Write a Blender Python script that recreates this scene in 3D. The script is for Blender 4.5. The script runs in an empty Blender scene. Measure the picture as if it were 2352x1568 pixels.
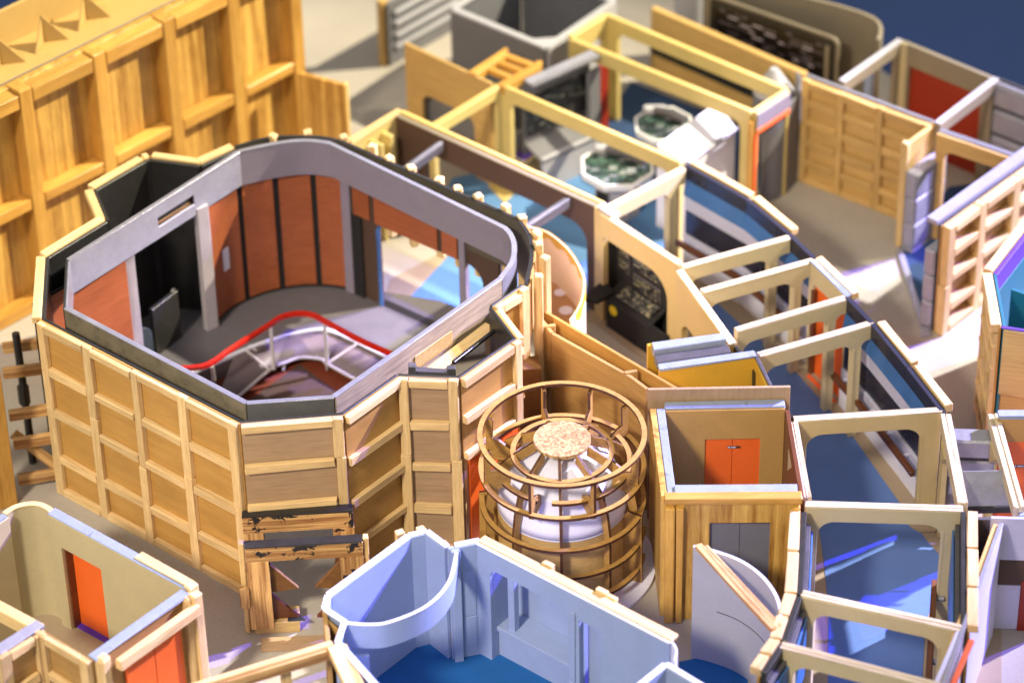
import bpy, bmesh, math, random
from mathutils import Vector, Matrix
random.seed(7)
sc = bpy.context.scene
U = 0.01                       # all sizes below are written in centimetres of the model

# ------------------------------------------------------------------ camera
F, TH, ROLL, DIST, CX, CY = 7800., math.radians(37.), math.radians(1.24), 250., 1176., 784.
fwd = Vector((0, math.cos(TH), -math.sin(TH)))
r0 = Vector((1, 0, 0)); u0 = r0.cross(fwd)
right = math.cos(ROLL)*r0 - math.sin(ROLL)*u0
up = math.cos(ROLL)*u0 + math.sin(ROLL)*r0
CAM = -fwd*DIST
cd = bpy.data.cameras.new('camera'); cam = bpy.data.objects.new('camera', cd); sc.collection.objects.link(cam)
cam.matrix_world = Matrix(((right.x, up.x, -fwd.x, CAM.x*U), (right.y, up.y, -fwd.y, CAM.y*U), (right.z, up.z, -fwd.z, CAM.z*U), (0, 0, 0, 1)))
cd.sensor_width = 36; cd.lens = F/2352*36; cd.clip_start = 0.05; cd.clip_end = 60
cd.dof.use_dof = True; cd.dof.aperture_fstop = 5.0
sc.camera = cam
def P(x, y, z=0.):             # a plan point in cm from a point of the sketch, at height z
    d = fwd*F + right*(x-CX) - up*(y-CY)
    return CAM + d*((z-CAM.z)/d.z)
cd.dof.focus_distance = (P(900, 930, 12)-CAM).dot(fwd)*U

# ------------------------------------------------------------------ light
w = bpy.data.worlds.new('World'); sc.world = w; w.use_nodes = True
bg = w.node_tree.nodes['Background']; bg.inputs[0].default_value = (1.0, 0.955, 0.88, 1); bg.inputs[1].default_value = 0.45
def spot(name, loc, aim, energy, col, angle, blend, radius):
    l = bpy.data.lights.new(name, 'SPOT'); l.energy = energy; l.color = col; l.spot_size = math.radians(angle); l.spot_blend = blend; l.shadow_soft_size = radius
    o = bpy.data.objects.new(name, l); sc.collection.objects.link(o)
    o.location = Vector(loc)*U; d = (Vector(aim)-Vector(loc)); o.rotation_euler = d.to_track_quat('-Z', 'Y').to_euler()
    return o
def aim_spot(name, aim, az, el, dist, *k):
    a, e = math.radians(az), math.radians(el); aim = Vector(aim)
    return spot(name, aim+Vector((math.cos(e)*math.cos(a), math.cos(e)*math.sin(a), math.sin(e)))*dist, aim, *k)
aim_spot('gallery_spot_white', (8, -18, 4), 30, 33, 450, 2200, (1.0, 0.95, 0.92), 9.5, 0.6, 0.05)
aim_spot('gallery_spot_violet', (8, -18, 4), 25, 36, 450, 1900, (0.16, 0.10, 1.0), 9.5, 0.6, 0.035)
aim_spot('gallery_spot_warm', (-20, 16, 6), 10, 40, 420, 1500, (1.0, 0.89, 0.64), 12, 0.6, 0.03)
aim_spot('front_fill', (-10, -24, 0), 240, 44, 460, 900, (1.0, 0.88, 0.68), 15, 1.0, 0.3)  # added soft fill lamp, brightens the walls that face the camera
sc.view_settings.view_transform = 'Standard'; sc.view_settings.look = 'None'; sc.view_settings.exposure = 0.28; sc.view_settings.gamma = 1
sc.cycles.use_denoising = True

# ------------------------------------------------------------------ materials
def lin(c): return tuple(((v/12.92) if v <= .04045 else ((v+.055)/1.055)**2.4) for v in c)
MATS = {}
def newmat(name):
    m = bpy.data.materials.new(name); m.use_nodes = True; MATS[name] = m
    nt = m.node_tree; b = nt.nodes['Principled BSDF']
    return m, nt, b
def coords(nt, scale):
    tc = nt.nodes.new('ShaderNodeTexCoord'); oi = nt.nodes.new('ShaderNodeObjectInfo')
    mul = nt.nodes.new('ShaderNodeVectorMath'); mul.operation = 'SCALE'; mul.inputs[0].default_value = (3.1, 1.7, 2.3)
    nt.links.new(oi.outputs['Random'], mul.inputs['Scale'])
    add = nt.nodes.new('ShaderNodeVectorMath'); add.operation = 'ADD'
    nt.links.new(tc.outputs['Object'], add.inputs[0]); nt.links.new(mul.outputs[0], add.inputs[1])
    mp = nt.nodes.new('ShaderNodeMapping'); mp.inputs['Scale'].default_value = scale
    nt.links.new(add.outputs[0], mp.inputs['Vector'])
    return mp.outputs[0], oi
def noise(nt, vec, scale, detail=4, rough=.6, dist=0):
    n = nt.nodes.new('ShaderNodeTexNoise'); n.inputs['Scale'].default_value = scale; n.inputs['Detail'].default_value = detail; n.inputs['Roughness'].default_value = rough
    n.inputs['Distortion'].default_value = dist
    nt.links.new(vec, n.inputs['Vector']); return n.outputs['Fac']
def ramp(nt, fac, stops):
    r = nt.nodes.new('ShaderNodeValToRGB'); els = r.color_ramp.elements
    while len(els) < len(stops): els.new(.5)
    for e, (p, c) in zip(els, stops): e.position = p; e.color = (*c, 1)
    nt.links.new(fac, r.inputs[0]); return r.outputs[0]
def mix(nt, fac, a, b, mode='MIX'):
    m = nt.nodes.new('ShaderNodeMix'); m.data_type = 'RGBA'; m.blend_type = mode
    for s, v in ((m.inputs[0], fac), (m.inputs[6], a), (m.inputs[7], b)):
        if hasattr(v, 'links'): nt.links.new(v, s)
        elif isinstance(v, (int, float)): s.default_value = v
        else: s.default_value = (*v, 1)
    return m.outputs[2]
def bump(nt, b, h, strength, dist):
    bp = nt.nodes.new('ShaderNodeBump'); bp.inputs['Strength'].default_value = strength; bp.inputs['Distance'].default_value = dist
    nt.links.new(h, bp.inputs['Height']); nt.links.new(bp.outputs[0], b.inputs['Normal'])
def wood(name, dark, light, along=14, across=170, rough=.6, bumps=.25, streak=.5, fibre=.2):
    m, nt, b = newmat(name); dark, light = lin(dark), lin(light)
    v, oi = coords(nt, (along, across, across))
    f = noise(nt, v, 1.0, 5, .6, .6)
    c = ramp(nt, f, [(.5-streak*.5*.6, dark), (.5+streak*.5*.6, light)])
    v2, _ = coords(nt, (40, 40, 40)); blot = noise(nt, v2, 1.0, 3)
    c = mix(nt, ramp(nt, blot, [(.35, (0, 0, 0)), (.75, (.3, .3, .3))]), c, tuple(x*.72 for x in dark))
    v3, _ = coords(nt, (70, 800, 800)); fine = noise(nt, v3, 1.0, 3, .7)
    c = mix(nt, fibre, c, ramp(nt, fine, [(.32, tuple(x*.45 for x in dark)), (.62, light)]))
    v5, _ = coords(nt, (9, 22, 22)); stain = noise(nt, v5, 1.0, 4, .7)
    c = mix(nt, ramp(nt, stain, [(.52, (0, 0, 0)), (.78, (.45, .45, .45))]), c, tuple(x*.6 for x in dark))
    # every stick is cut from another strip
    hs = nt.nodes.new('ShaderNodeHueSaturation'); mr = nt.nodes.new('ShaderNodeMapRange')
    mr.inputs[3].default_value = .86; mr.inputs[4].default_value = 1.1; nt.links.new(oi.outputs['Random'], mr.inputs[0]); nt.links.new(mr.outputs[0], hs.inputs['Value'])
    nt.links.new(c, hs.inputs['Color'])
    nt.links.new(hs.outputs[0], b.inputs['Base Color']); b.inputs['Roughness'].default_value = rough
    v4, _ = coords(nt, (along*6, across*5, across*5)); bump(nt, b, noise(nt, v4, 1.0, 4), bumps, .0006)
    return m
def paint(name, col, rough=.55, var=.1, bumps=.12, scale=60, metal=0., fine=900, wear=None, dirt=.18):
    m, nt, b = newmat(name); col = lin(col)
    v, oi = coords(nt, (scale, scale, scale)); f = noise(nt, v, 1.0, 6, .65)
    c = ramp(nt, f, [(.3, tuple(x*(1-var) for x in col)), (.7, tuple(min(1, x*(1+var)) for x in col))])
    vf, _ = coords(nt, (fine, fine, fine)); ff = noise(nt, vf, 1.0, 3)
    c = mix(nt, ramp(nt, ff, [(.35, (dirt,)*3), (.6, (0, 0, 0))]), c, tuple(x*.6 for x in col))
    if wear:
        vw, _ = coords(nt, (wear[1],)*3); fw = noise(nt, vw, 1.0, 6, .7)
        c = mix(nt, ramp(nt, fw, [(wear[2], (0, 0, 0)), (wear[2]+.03, (1, 1, 1))]), c, lin(wear[0]))
    nt.links.new(c, b.inputs['Base Color']); b.inputs['Metallic'].default_value = metal
    rr = nt.nodes.new('ShaderNodeMapRange'); rr.inputs[3].default_value = max(.05, rough-.12); rr.inputs[4].default_value = min(1, rough+.12)
    nt.links.new(f, rr.inputs[0]); nt.links.new(rr.outputs[0], b.inputs['Roughness'])
    bump(nt, b, ff, bumps, .0004)
    return m
wood('balsa', (.78, .64, .42), (.93, .81, .60), 20, 420, .7, .35, .8)
wood('basswood', (.80, .66, .42), (.90, .79, .56), 20, 420, .65, .2, .8)
wood('ply', (.63, .48, .27), (.74, .59, .36), 16, 260, .55, .15, .9)
wood('ply_grey', (.60, .49, .37), (.72, .60, .47), 20, 300, .6, .2, .9, .16)
wood('ply_honey', (.66, .49, .24), (.76, .59, .32), 10, 120, .5, .1, 1, .14)
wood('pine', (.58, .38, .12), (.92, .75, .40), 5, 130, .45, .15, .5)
wood('pine_post', (.70, .49, .19), (.88, .69, .35), 6, 120, .45, .15, .7)
wood('pine_raw', (.60, .40, .21), (.92, .75, .50), 8, 300, .6, .9, .3)
wood('tan_ply', (.74, .59, .34), (.83, .69, .43), 30, 260, .6, .1, 1)
wood('mdf', (.58, .42, .19), (.78, .61, .33), 160, 160, .6, .25, .9)
wood('mdf_burnt', (.20, .11, .05), (.40, .24, .10), 120, 160, .5, .3, .8)
wood('mdf_dark', (.36, .23, .10), (.52, .36, .17), 120, 160, .6, .25, .9)
wood('mdf_top', (.54, .41, .25), (.82, .69, .48), 420, 420, .7, .3, .4, .0)
wood('old_wood_edge', (.66, .58, .43), (.93, .87, .74), 25, 420, .7, .6, .6)
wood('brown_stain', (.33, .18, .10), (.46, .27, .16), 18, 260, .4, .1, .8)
wood('red_veneer', (.56, .29, .16), (.68, .38, .22), 14, 330, .5, .15, .9)
wood('raw_grey_wood', (.52, .46, .38), (.74, .67, .57), 26, 420, .6, .35, .7)
paint('cream', (.73, .65, .45), .5, .05, .1)
paint('beige_frame', (.78, .72, .58), .5, .05, .12)
wood('yellow_edge', (.80, .68, .38), (.90, .80, .52), 20, 300, .6, .2, .8)
paint('cream_yellow', (.77, .69, .43), .5, .06, .1)
paint('taupe', (.52, .48, .41), .6, .06, .1)
paint('khaki', (.72, .67, .53), .55, .05, .1)
paint('tan_board', (.70, .54, .29), .55, .07, .1)
paint('ochre_board', (.78, .62, .20), .5, .06, .12)
paint('mdf_plain', (.74, .61, .36), .6, .05, .1)
paint('grey_floor', (.67, .64, .60), .75, .05, .25, 25, dirt=.3)
paint('board_floor', (.62, .55, .46), .75, .06, .2, 25)
paint('post_grey', (.68, .65, .67), .4, .08, .2)
paint('lavender_grey', (.52, .49, .55), .45, .06, .35, 80)
paint('silver', (.62, .62, .66), .35, .12, .5, 90, .55, 700)
paint('silver_grey', (.60, .60, .66), .45, .1, .4, 80, .2, 700)
paint('silver_dark', (.36, .35, .37), .4, .15, .4, 80, .3, 700)
paint('black', (.15, .148, .145), .4, .2, .3, 70, 0, 800)
paint('black_matt', (.085, .08, .085), .8, .2, .2)
paint('liner_olive', (.33, .31, .26), .45, .15, .3)
paint('ring_dark', (.42, .415, .42), .3, .2, .3, 60, .2)
paint('black_worn_sheen', (.53, .49, .41), .3, .3, .4, 70, .2, 800, ((.50, .40, .26), 90, .66))  # brown-grey reflection on the black ring painted in, plus random worn patches
paint('black_gloss', (.17, .17, .23), .25, .1, .1)
paint('dark_brown', (.30, .22, .17), .6, .1, .12)
paint('floor_dark', (.38, .365, .385), .6, .08, .15)
paint('red_rail', (.74, .13, .08), .25, .08, .1)
paint('orange', (.90, .40, .14), .45, .04, .06)
paint('orange_deep', (.56, .15, .06), .5, .05, .08)
paint('orange_edge', (.90, .38, .17), .4, .05, .08)
paint('carpet_blue', (.35, .47, .71), .85, .07, .4, 40, 0, 1800, dirt=.35)
paint('carpet_light', (.33, .50, .69), .85, .06, .4, 40, 0, 1800, dirt=.3)
paint('carpet_deep', (.04, .35, .61), .85, .08, .4, 40, 0, 1800, dirt=.35)
paint('carpet_navy', (.13, .24, .40), .85, .08, .4, 40, 0, 1800, dirt=.3)
paint('blue_wall', (.57, .63, .77), .55, .05, .3, 60)
paint('blue_grey_edge', (.54, .58, .66), .5, .08, .5, 90, 0, 900, ((.45, .47, .50), 140, .62))
paint('band_blue', (.24, .42, .66), .35, .12, .1)
paint('band_lilac', (.76, .76, .86), .45, .05, .1)
paint('white', (.88, .88, .89), .5, .03, .1)
paint('white_soft', (.86, .86, .93), .5, .03, .1)
paint('grey_card', (.66, .66, .69), .6, .04, .15, 50)
paint('slate', (.42, .42, .44), .6, .06, .12)
paint('pit_red', (.42, .18, .10), .6, .08, .1)
paint('pit_grey', (.40, .35, .36), .55, .12, .2, 45)
paint('pit_floor', (.28, .20, .18), .8, .1, .2)
paint('purple', (.36, .22, .70), .5, .06, .3)
paint('teal', (.10, .41, .47), .5, .08, .2, 40)
paint('backdrop_blue', (.18, .29, .51), .85, .06, .2, 8)
paint('yellow_dot', (.92, .82, .10), .5, .05, .1)
paint('tray_card', (.87, .79, .69), .6, .04, .1, 40)
paint('tray_tan', (.68, .52, .36), .6, .06, .1, 40)
paint('paper_white', (.86, .86, .95), .9, .02, .05)
paint('glue', (.85, .72, .5), .2, .05, .1)
paint('steel_black', (.12, .11, .11), .35, .2, .3)
def frost():
    m, nt, b = newmat('clear_plastic'); b.inputs['Base Color'].default_value = (.6, .75, .85, 1); b.inputs['Roughness'].default_value = .12
    b.inputs['Transmission Weight'].default_value = .9; b.inputs['IOR'].default_value = 1.15
frost()
def print_mat(name, base, inks, sx, sy, share=.5):     # flat print: small blocks of ink in rows on a dark ground
    m, nt, b = newmat(name); tc = nt.nodes.new('ShaderNodeTexCoord')
    br = nt.nodes.new('ShaderNodeTexBrick'); nt.links.new(tc.outputs['Object'], br.inputs['Vector']); br.offset_frequency = 3; br.squash = .6; br.squash_frequency = 3
    br.inputs['Scale'].default_value = sx; br.inputs['Mortar Size'].default_value = .05; br.inputs['Brick Width'].default_value = .7; br.inputs['Row Height'].default_value = sy
    br.inputs['Color1'].default_value = (0, 0, 0, 1); br.inputs['Color2'].default_value = (1, 1, 1, 1); br.inputs['Mortar'].default_value = (0, 0, 0, 1)
    c = ramp(nt, br.outputs['Color'], [(0, lin(base)), (1-share, lin(base)), (1-share+.01, lin(inks[0])), (1-share*.6, lin(inks[1])), (1-share*.3, lin(inks[2]))])
    nt.nodes[-1].color_ramp.interpolation = 'CONSTANT'
    nt.links.new(c, b.inputs['Base Color']); b.inputs['Roughness'].default_value = .3
    return m
print_mat('print_console', (.13, .13, .13), ((.40, .39, .36), (.62, .60, .46), (.28, .28, .27)), 190, .28, .6)
print_mat('print_bank', (.12, .12, .125), ((.30, .31, .31), (.42, .42, .38), (.2, .2, .2)), 120, .3, .3)
print_mat('print_table', (.16, .20, .19), ((.32, .46, .40), (.62, .64, .66), (.25, .36, .33)), 100, .3, .75)
print_mat('print_wall', (.06, .055, .065), ((.38, .36, .40), (.62, .60, .66), (.3, .28, .32)), 60, .22, .5)
def half_black():               # hand painted: black brushed over pine, edge left ragged
    m = wood('pine_inked', (.60, .40, .21), (.90, .73, .48), 8, 300, .6, .9, .3); nt = m.node_tree; b = nt.nodes['Principled BSDF']
    src = b.inputs['Base Color'].links[0].from_socket
    v, _ = coords(nt, (45, 45, 45)); f = noise(nt, v, 1.0, 5, .75, .4)
    c = mix(nt, ramp(nt, f, [(.545, (0, 0, 0)), (.555, (1, 1, 1))]), src, (.012, .011, .013))
    nt.links.new(c, b.inputs['Base Color'])
half_black()

# ------------------------------------------------------------------ mesh helpers
col = sc.collection
WORLD = {}
def thing(name, label, cat, loc, group=None):
    o = bpy.data.objects.new(name, None); col.objects.link(o); o.empty_display_size = .01
    o.location = Vector(loc)*U; WORLD[o.name] = Matrix.Translation(Vector(loc)*U)
    o['label'] = label; o['category'] = cat; o['kind'] = 'thing'
    if group: o['group'] = group
    return o
def link(name, me, mat, parent, M=Matrix.Identity(4), smooth=False):
    if not me.materials:
        me.materials.append(MATS[mat])
        if mat == 'mdf': me.materials.append(MATS['mdf_burnt'])
    o = bpy.data.objects.new(name, me); col.objects.link(o)
    WORLD[o.name] = M
    if parent: o.parent = parent; o.matrix_basis = WORLD[parent.name].inverted() @ M
    else: o.matrix_basis = M
    if smooth:
        for p in me.polygons: p.use_smooth = True
        try: me.set_sharp_from_angle(angle=.6)
        except Exception: pass
    return o
def finish(name, bm, mat, parent, M, bev=0., smooth=False, jit=0.):
    bmesh.ops.recalc_face_normals(bm, faces=bm.faces)
    if mat == 'mdf':            # laser-cut board: its cut edges are scorched
        for f in bm.faces: f.material_index = int(abs(f.normal.z) < .5)
    if bev:
        es = [e for e in bm.edges if len(e.link_faces) == 2 and e.calc_face_angle(0) > .6]
        bmesh.ops.bevel(bm, geom=es, offset=bev*U, segments=1, affect='EDGES', clamp_overlap=True)
    if jit:
        for v in bm.verts: v.co += Vector((random.uniform(-1, 1), random.uniform(-1, 1), random.uniform(-1, 1)))*jit*U
    me = bpy.data.meshes.new(name); bm.to_mesh(me); bm.free()
    return link(name, me, mat, parent, M, smooth)
def frame(O, ux, uy):
    ux = ux.normalized(); uz = ux.cross(uy).normalized(); uy = uz.cross(ux)
    O = O*U
    return Matrix(((ux.x, uy.x, uz.x, O.x), (ux.y, uy.y, uz.y, O.y), (ux.z, uy.z, uz.z, O.z), (0, 0, 0, 1)))
def ext(name, poly, th, O, ux, uy, mat, parent, bev=.03, holes=(), smooth=False, jit=0.):
    bm = bmesh.new()
    loops = []
    for lp in [poly]+list(holes):
        vs = [bm.verts.new((a*U, b*U, 0)) for a, b in lp]
        loops += [bm.edges.new((vs[i], vs[(i+1) % len(vs)])) for i in range(len(vs))]
    if holes: bmesh.ops.triangle_fill(bm, use_beauty=True, use_dissolve=True, edges=loops)
    else: bm.faces.new(bm.verts)
    r = bmesh.ops.extrude_face_region(bm, geom=list(bm.faces))
    for v in r['geom']:
        if isinstance(v, bmesh.types.BMVert): v.co.z += th*U
    return finish(name, bm, mat, parent, frame(O, ux, uy), bev, smooth, jit)
def bar(name, a, b, wd, ht, mat, parent, upv=Vector((0, 0, 1)), bev=.05, jit=.035):
    """a stick from a to b; its cross-section is centred on the line sideways and hangs below it by ht"""
    d = b-a; L = d.length; ux = d.normalized(); side = ux.cross(upv).normalized(); uy = side.cross(ux)
    bm = bmesh.new(); bmesh.ops.create_cube(bm, size=1)
    for v in bm.verts: v.co = Vector(((v.co.x+.5)*L, (v.co.y-.5)*ht, v.co.z*wd))*U
    return finish(name, bm, mat, parent, frame(a, ux, uy), bev, False, jit)
def up_(p, z): return Vector((p.x, p.y, z))
def hz(p): return Vector((p.x, p.y, 0))
def rect(x0, y0, x1, y1): return [(x0, y0), (x1, y0), (x1, y1), (x0, y1)]
def wall(name, p0, p1, z0, z1, th, mat, parent, poly=None, holes=(), bev=.03, vert=False, off=0.):
    """board standing on edge from p0 to p1 (plan); thickness grows to the right of the way p0>p1 (towards the viewer when walked left to right)"""
    a, b = hz(p0), hz(p1); ux = (b-a).normalized(); n = Vector((ux.y, -ux.x, 0)); L = (b-a).length
    O = up_(a + n*off, z0)
    poly = poly(L, z1-z0) if poly else rect(0, 0, L, z1-z0)
    if vert: return ext(name, [(v, -u) for u, v in poly], th, O, Vector((0, 0, 1)), -ux, mat, parent, bev, [[(v, -u) for u, v in h] for h in holes])
    return ext(name, poly, th, O, ux, Vector((0, 0, 1)), mat, parent, bev, holes)
def arc(cx, cy, r, a0, a1, n=6):
    return [(cx+r*math.cos(math.radians(a0+(a1-a0)*i/n)), cy+r*math.sin(math.radians(a0+(a1-a0)*i/n))) for i in range(n+1)]
def rrect(x0, y0, x1, y1, r, n=5):
    return arc(x1-r, y0+r, r, -90, 0, n)+arc(x1-r, y1-r, r, 0, 90, n)+arc(x0+r, y1-r, r, 90, 180, n)+arc(x0+r, y0+r, r, 180, 270, n)
def portal(a, b, t, r, r2=None):
    """outline of a header on two legs; the opening runs from a to L-b, as high as t, top corners rounded by r"""
    r2 = r if r2 is None else r2
    def f(L, h):
        o = [(0, 0), (0, h), (L, h), (L, 0), (L-b, 0)]
        o += arc(L-b-r2, t-r2, r2, 0, 90) if r2 else [(L-b, t)]
        o += arc(a+r, t-r, r, 90, 180) if r else [(a, t)]
        return o+[(a, 0)]
    return f
def cat(pts, n=6):             # smooth curve through plan points
    out = []
    for i in range(len(pts)-1):
        p0 = pts[max(i-1, 0)]; p1 = pts[i]; p2 = pts[i+1]; p3 = pts[min(i+2, len(pts)-1)]
        for k in range(n):
            t = k/n
            out.append(.5*((2*p1)+(p2-p0)*t+(2*p0-5*p1+4*p2-p3)*t*t+(3*p1-p0-3*p2+p3)*t**3))
    return out+[pts[-1]]
def normals(pts):
    ns = []
    for i in range(len(pts)):
        d = hz(pts[min(i+1, len(pts)-1)])-hz(pts[max(i-1, 0)]); d.normalize(); ns.append(Vector((d.y, -d.x, 0)))
    return ns
def curved(name, pts, z0, z1, th, mat, parent, off=0., loc=None):
    """bent sheet along plan points; z0 and z1 may be lists"""
    ns = normals(pts); N = len(pts); O = hz(pts[0])
    Z0 = z0 if isinstance(z0, list) else [z0]*N; Z1 = z1 if isinstance(z1, list) else [z1]*N
    bm = bmesh.new(); rows = []
    for p, n, a, b in zip(pts, ns, Z0, Z1):
        q = hz(p)+n*off-O; r = q+n*th
        rows.append([bm.verts.new(up_(q, a)*U), bm.verts.new(up_(r, a)*U), bm.verts.new(up_(r, b)*U), bm.verts.new(up_(q, b)*U)])
    for A, B in zip(rows, rows[1:]):
        for k in range(4): bm.faces.new((A[k], B[k], B[(k+1) % 4], A[(k+1) % 4]))
    bm.faces.new(rows[0]); bm.faces.new(rows[-1][::-1])
    return finish(name, bm, mat, parent, Matrix.Translation(O*U), 0, True)
def tube(name, pts, r, mat, parent, n=8, flat=1.):
    bm = bmesh.new(); O = pts[0]; rings = []
    for i, p in enumerate(pts):
        d = (pts[min(i+1, len(pts)-1)]-pts[max(i-1, 0)]).normalized()
        s = d.cross(Vector((0, 0, 1)));
        if s.length < 1e-3: s = Vector((1, 0, 0))
        s.normalize(); t = s.cross(d)
        rings.append([bm.verts.new((p-O+s*r*math.cos(2*math.pi*k/n)+t*r*flat*math.sin(2*math.pi*k/n))*U) for k in range(n)])
    for A, B in zip(rings, rings[1:]):
        for k in range(n): bm.faces.new((A[k], A[(k+1) % n], B[(k+1) % n], B[k]))
    bm.faces.new(rings[0][::-1]); bm.faces.new(rings[-1])
    return finish(name, bm, mat, parent, Matrix.Translation(O*U), 0, True)
def ring(name, c, ri, ro, z0, z1, mat, parent, a0=0, a1=360, seg=72, bev=0):
    bm = bmesh.new(); rows = []; full = abs(a1-a0) >= 360; N = seg if full else max(6, int(seg*abs(a1-a0)/360))
    for i in range(N if full else N+1):
        a = math.radians(a0+(a1-a0)*i/N); e = Vector((math.cos(a), math.sin(a), 0))
        rows.append([bm.verts.new((e*ri+Vector((0, 0, z0)))*U), bm.verts.new((e*ro+Vector((0, 0, z0)))*U), bm.verts.new((e*ro+Vector((0, 0, z1)))*U), bm.verts.new((e*ri+Vector((0, 0, z1)))*U)])
    for i in range(N):
        A, B = rows[i], rows[(i+1) % len(rows)]
        for k in range(4): bm.faces.new((A[k], B[k], B[(k+1) % 4], A[(k+1) % 4]))
    if not full: bm.faces.new(rows[0]); bm.faces.new(rows[-1][::-1])
    return finish(name, bm, mat, parent, Matrix.Translation(hz(c)*U), bev, True)
def slab(name, pts, z0, z1, mat, parent, bev=.02, holes=()):
    O = hz(pts[0])
    return ext(name, [(p.x-O.x, p.y-O.y) for p in pts], z1-z0, up_(O, z0), Vector((1, 0, 0)), Vector((0, 1, 0)), mat, parent, bev, [[(p.x-O.x, p.y-O.y) for p in h] for h in holes])
def struct(o): o['kind'] = 'structure'; return o
def framed(parent, p0, p1, z0, z1, nx, nz, sheet='ply_honey', stick='balsa', th=.15, sw=.7, sd=.38, ends=(1, 1), rows=None, cols=None, vert=False, toprail=True, sidefirst=True, liner=None):
    """plywood sheet with glued studs and rails on its right-hand side"""
    a, b = hz(p0), hz(p1); L = (b-a).length; u = (b-a)/L; n = Vector((u.y, -u.x, 0))
    wall('sheet', a, b, z0, z1, th, sheet, parent, bev=.02, vert=vert)
    if liner: wall('liner', a, b, z0, z1+.04, .22, liner, parent, off=-.24, bev=.05)
    cs = cols or [i/nx for i in range(nx+1)]; rs = rows or [j/nz for j in range(nz+1)]
    xs = [min(max(c*L, sw/2), L-sw/2) for c in cs]
    for i, x in enumerate(xs):
        if (i == 0 and not ends[0]) or (i == len(xs)-1 and not ends[1]): continue
        q = a+u*x+n*(th+sd/2)
        zc = z0+(z1-z0)*random.uniform(.45, .6)
        for k, (za, zb) in enumerate(((zc+.02, z1+random.uniform(.0, .12)), (z0, zc-.02))):      # each stud is two sticks butted end to end
            jx = u*random.uniform(-.06, .06)
            bar('stud', up_(q+jx, zb)+n*sd/2, up_(q+jx, za)+n*sd/2, sw*random.uniform(.9, 1.05), sd, stick, parent, upv=n)
    for i in range(len(xs)-1):
        xa = xs[i]+(sw/2+.03 if (i or ends[0]) else -sw/2); xb = xs[i+1]-(sw/2+.03 if (i < len(xs)-2 or ends[1]) else -sw/2)
        for j, t in enumerate(rs):
            h = .62*random.uniform(.9, 1.1)
            z = z0+(z1-z0)*t+h/2+random.uniform(-.08, .08)
            if j == 0: z = z0+h
            if j == len(rs)-1:
                if not toprail: continue
                z = z1+random.uniform(-.02, .05)
            q = a+n*(th+sd*.5)
            bar('rail', up_(q+u*xa, z), up_(q+u*xb, z+random.uniform(-.07, .07)), sd*random.uniform(.92, 1.12), h, stick, parent)

T = 9.5                        # height of most set walls
# ================================================================== the setting
gp = [P(-700, 900), P(250, 330), P(640, -60), P(900, -330), P(1690, -330), P(1900, 70), P(2080, 200), P(2300, 290), P(2600, 420), P(2900, 1900), P(1200, 2000), P(-600, 1900)]
struct(slab('baseboard_ground', gp, -2, 0, 'grey_floor', None, 0))
bf = struct(slab('gallery_floor', [Vector((-400, -300, 0)), Vector((400, -300, 0)), Vector((400, 600, 0)), Vector((-400, 600, 0))], -9, -6, 'backdrop_blue', None, 0))
struct(slab('beige_floor_board', [P(900, 640), P(1230, 470), P(1700, 600), P(2300, 1180), P(2300, 1640), P(1800, 1640), P(1830, 1150), P(1660, 960), P(1360, 740), P(1000, 770), P(880, 690)], .004, .05, 'board_floor', None, 0))

# ================================================================== tall pine flats, back left
def pine_flats():
    HF = 19.0
    t = thing('timber_flat', 'tall golden pine flat with heavy posts and cross rails behind the faceted room', 'wooden flat', P(400, 520))
    A = P(-110, 290, HF); B = P(690, -105, HF)
    a, b = hz(A), hz(B); u = (b-a).normalized(); n = Vector((u.y, -u.x, 0)); L = (b-a).length
    tops = [(-110, 290), (54, 204), (219, 118), (376, 38), (528, -32), (668, -100)]
    xs = [(hz(P(x, y, HF))-a).dot(u) for x, y in tops]
    # boards: every bay is a sheet with upright grain
    for i in range(len(xs)-1):
        wall('board', a+u*(xs[i]+.02), a+u*(xs[i+1]-.02), 0, HF-.1, .5, 'pine', t, vert=True, off=-1.7)
    for i, x in enumerate(xs):
        q = a+u*x
        bar('post', up_(q, HF), up_(q, 0), 1.1, 1.6, 'pine_post', t, upv=n, bev=.06)
    for i in range(len(xs)-1):
        for z, h, d in ((HF-.15, 1.15, 1.2), (HF-9.2, .9, 1.15), (1.0, 1.0, 1.15)):
            xa, xb = xs[i]+.62, xs[i+1]-.62
            q = a-n*.6
            bar('rail', up_(q+u*xa, z), up_(q+u*xb, z+random.uniform(-.1, .1)), d, h, 'pine_post', t, bev=.07)
    # board laid along the top, its raised back edge and the folded gussets between them
    c0, c1 = a-u*6, b+u*4
    ext('top_shelf', rect(0, 0, (c1-c0).length, 4.4), .35, up_(c0-n*1.72, HF-.35), u, -n, 'mdf_plain', t)
    ext('back_edge', rect(0, 0, (c1-c0).length, 3.2), .3, up_(c0-n*6.1, HF-.3), u, Vector((0, 0, 1)), 'mdf_plain', t)
    bar('black_seam', up_(c0-n*1.75, HF+.1), up_(c1-n*1.75, HF+.1), .12, .12, 'black', t, jit=.03)
    for px, py in ((0, 146), (99, 94), (196, 43)):
        g = hz(P(px, py, HF))
        for sgn in (-1, 1):
            d = (-n*.55+u*sgn*.85).normalized()
            ext('gusset', [(0, 0), (1.8, 0), (0, 2.2)], .12, up_(g+n*.15, HF+.02), -d, Vector((0, 0, 1)), 'mdf_plain', t, .01)
    # plywood return at the far end of the flats
    r0_, r1_ = hz(P(688, 162, 9.6)), hz(P(797, 192, 9.6))
    wall('return_board', r0_, r1_, 0, 9.6, .4, 'pine', t, vert=True)
    bar('return_edge', up_(r1_, 9.6), up_(r1_, 0), .5, .25, 'basswood', t, upv=(r1_-r0_).normalized())
pine_flats()

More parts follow.
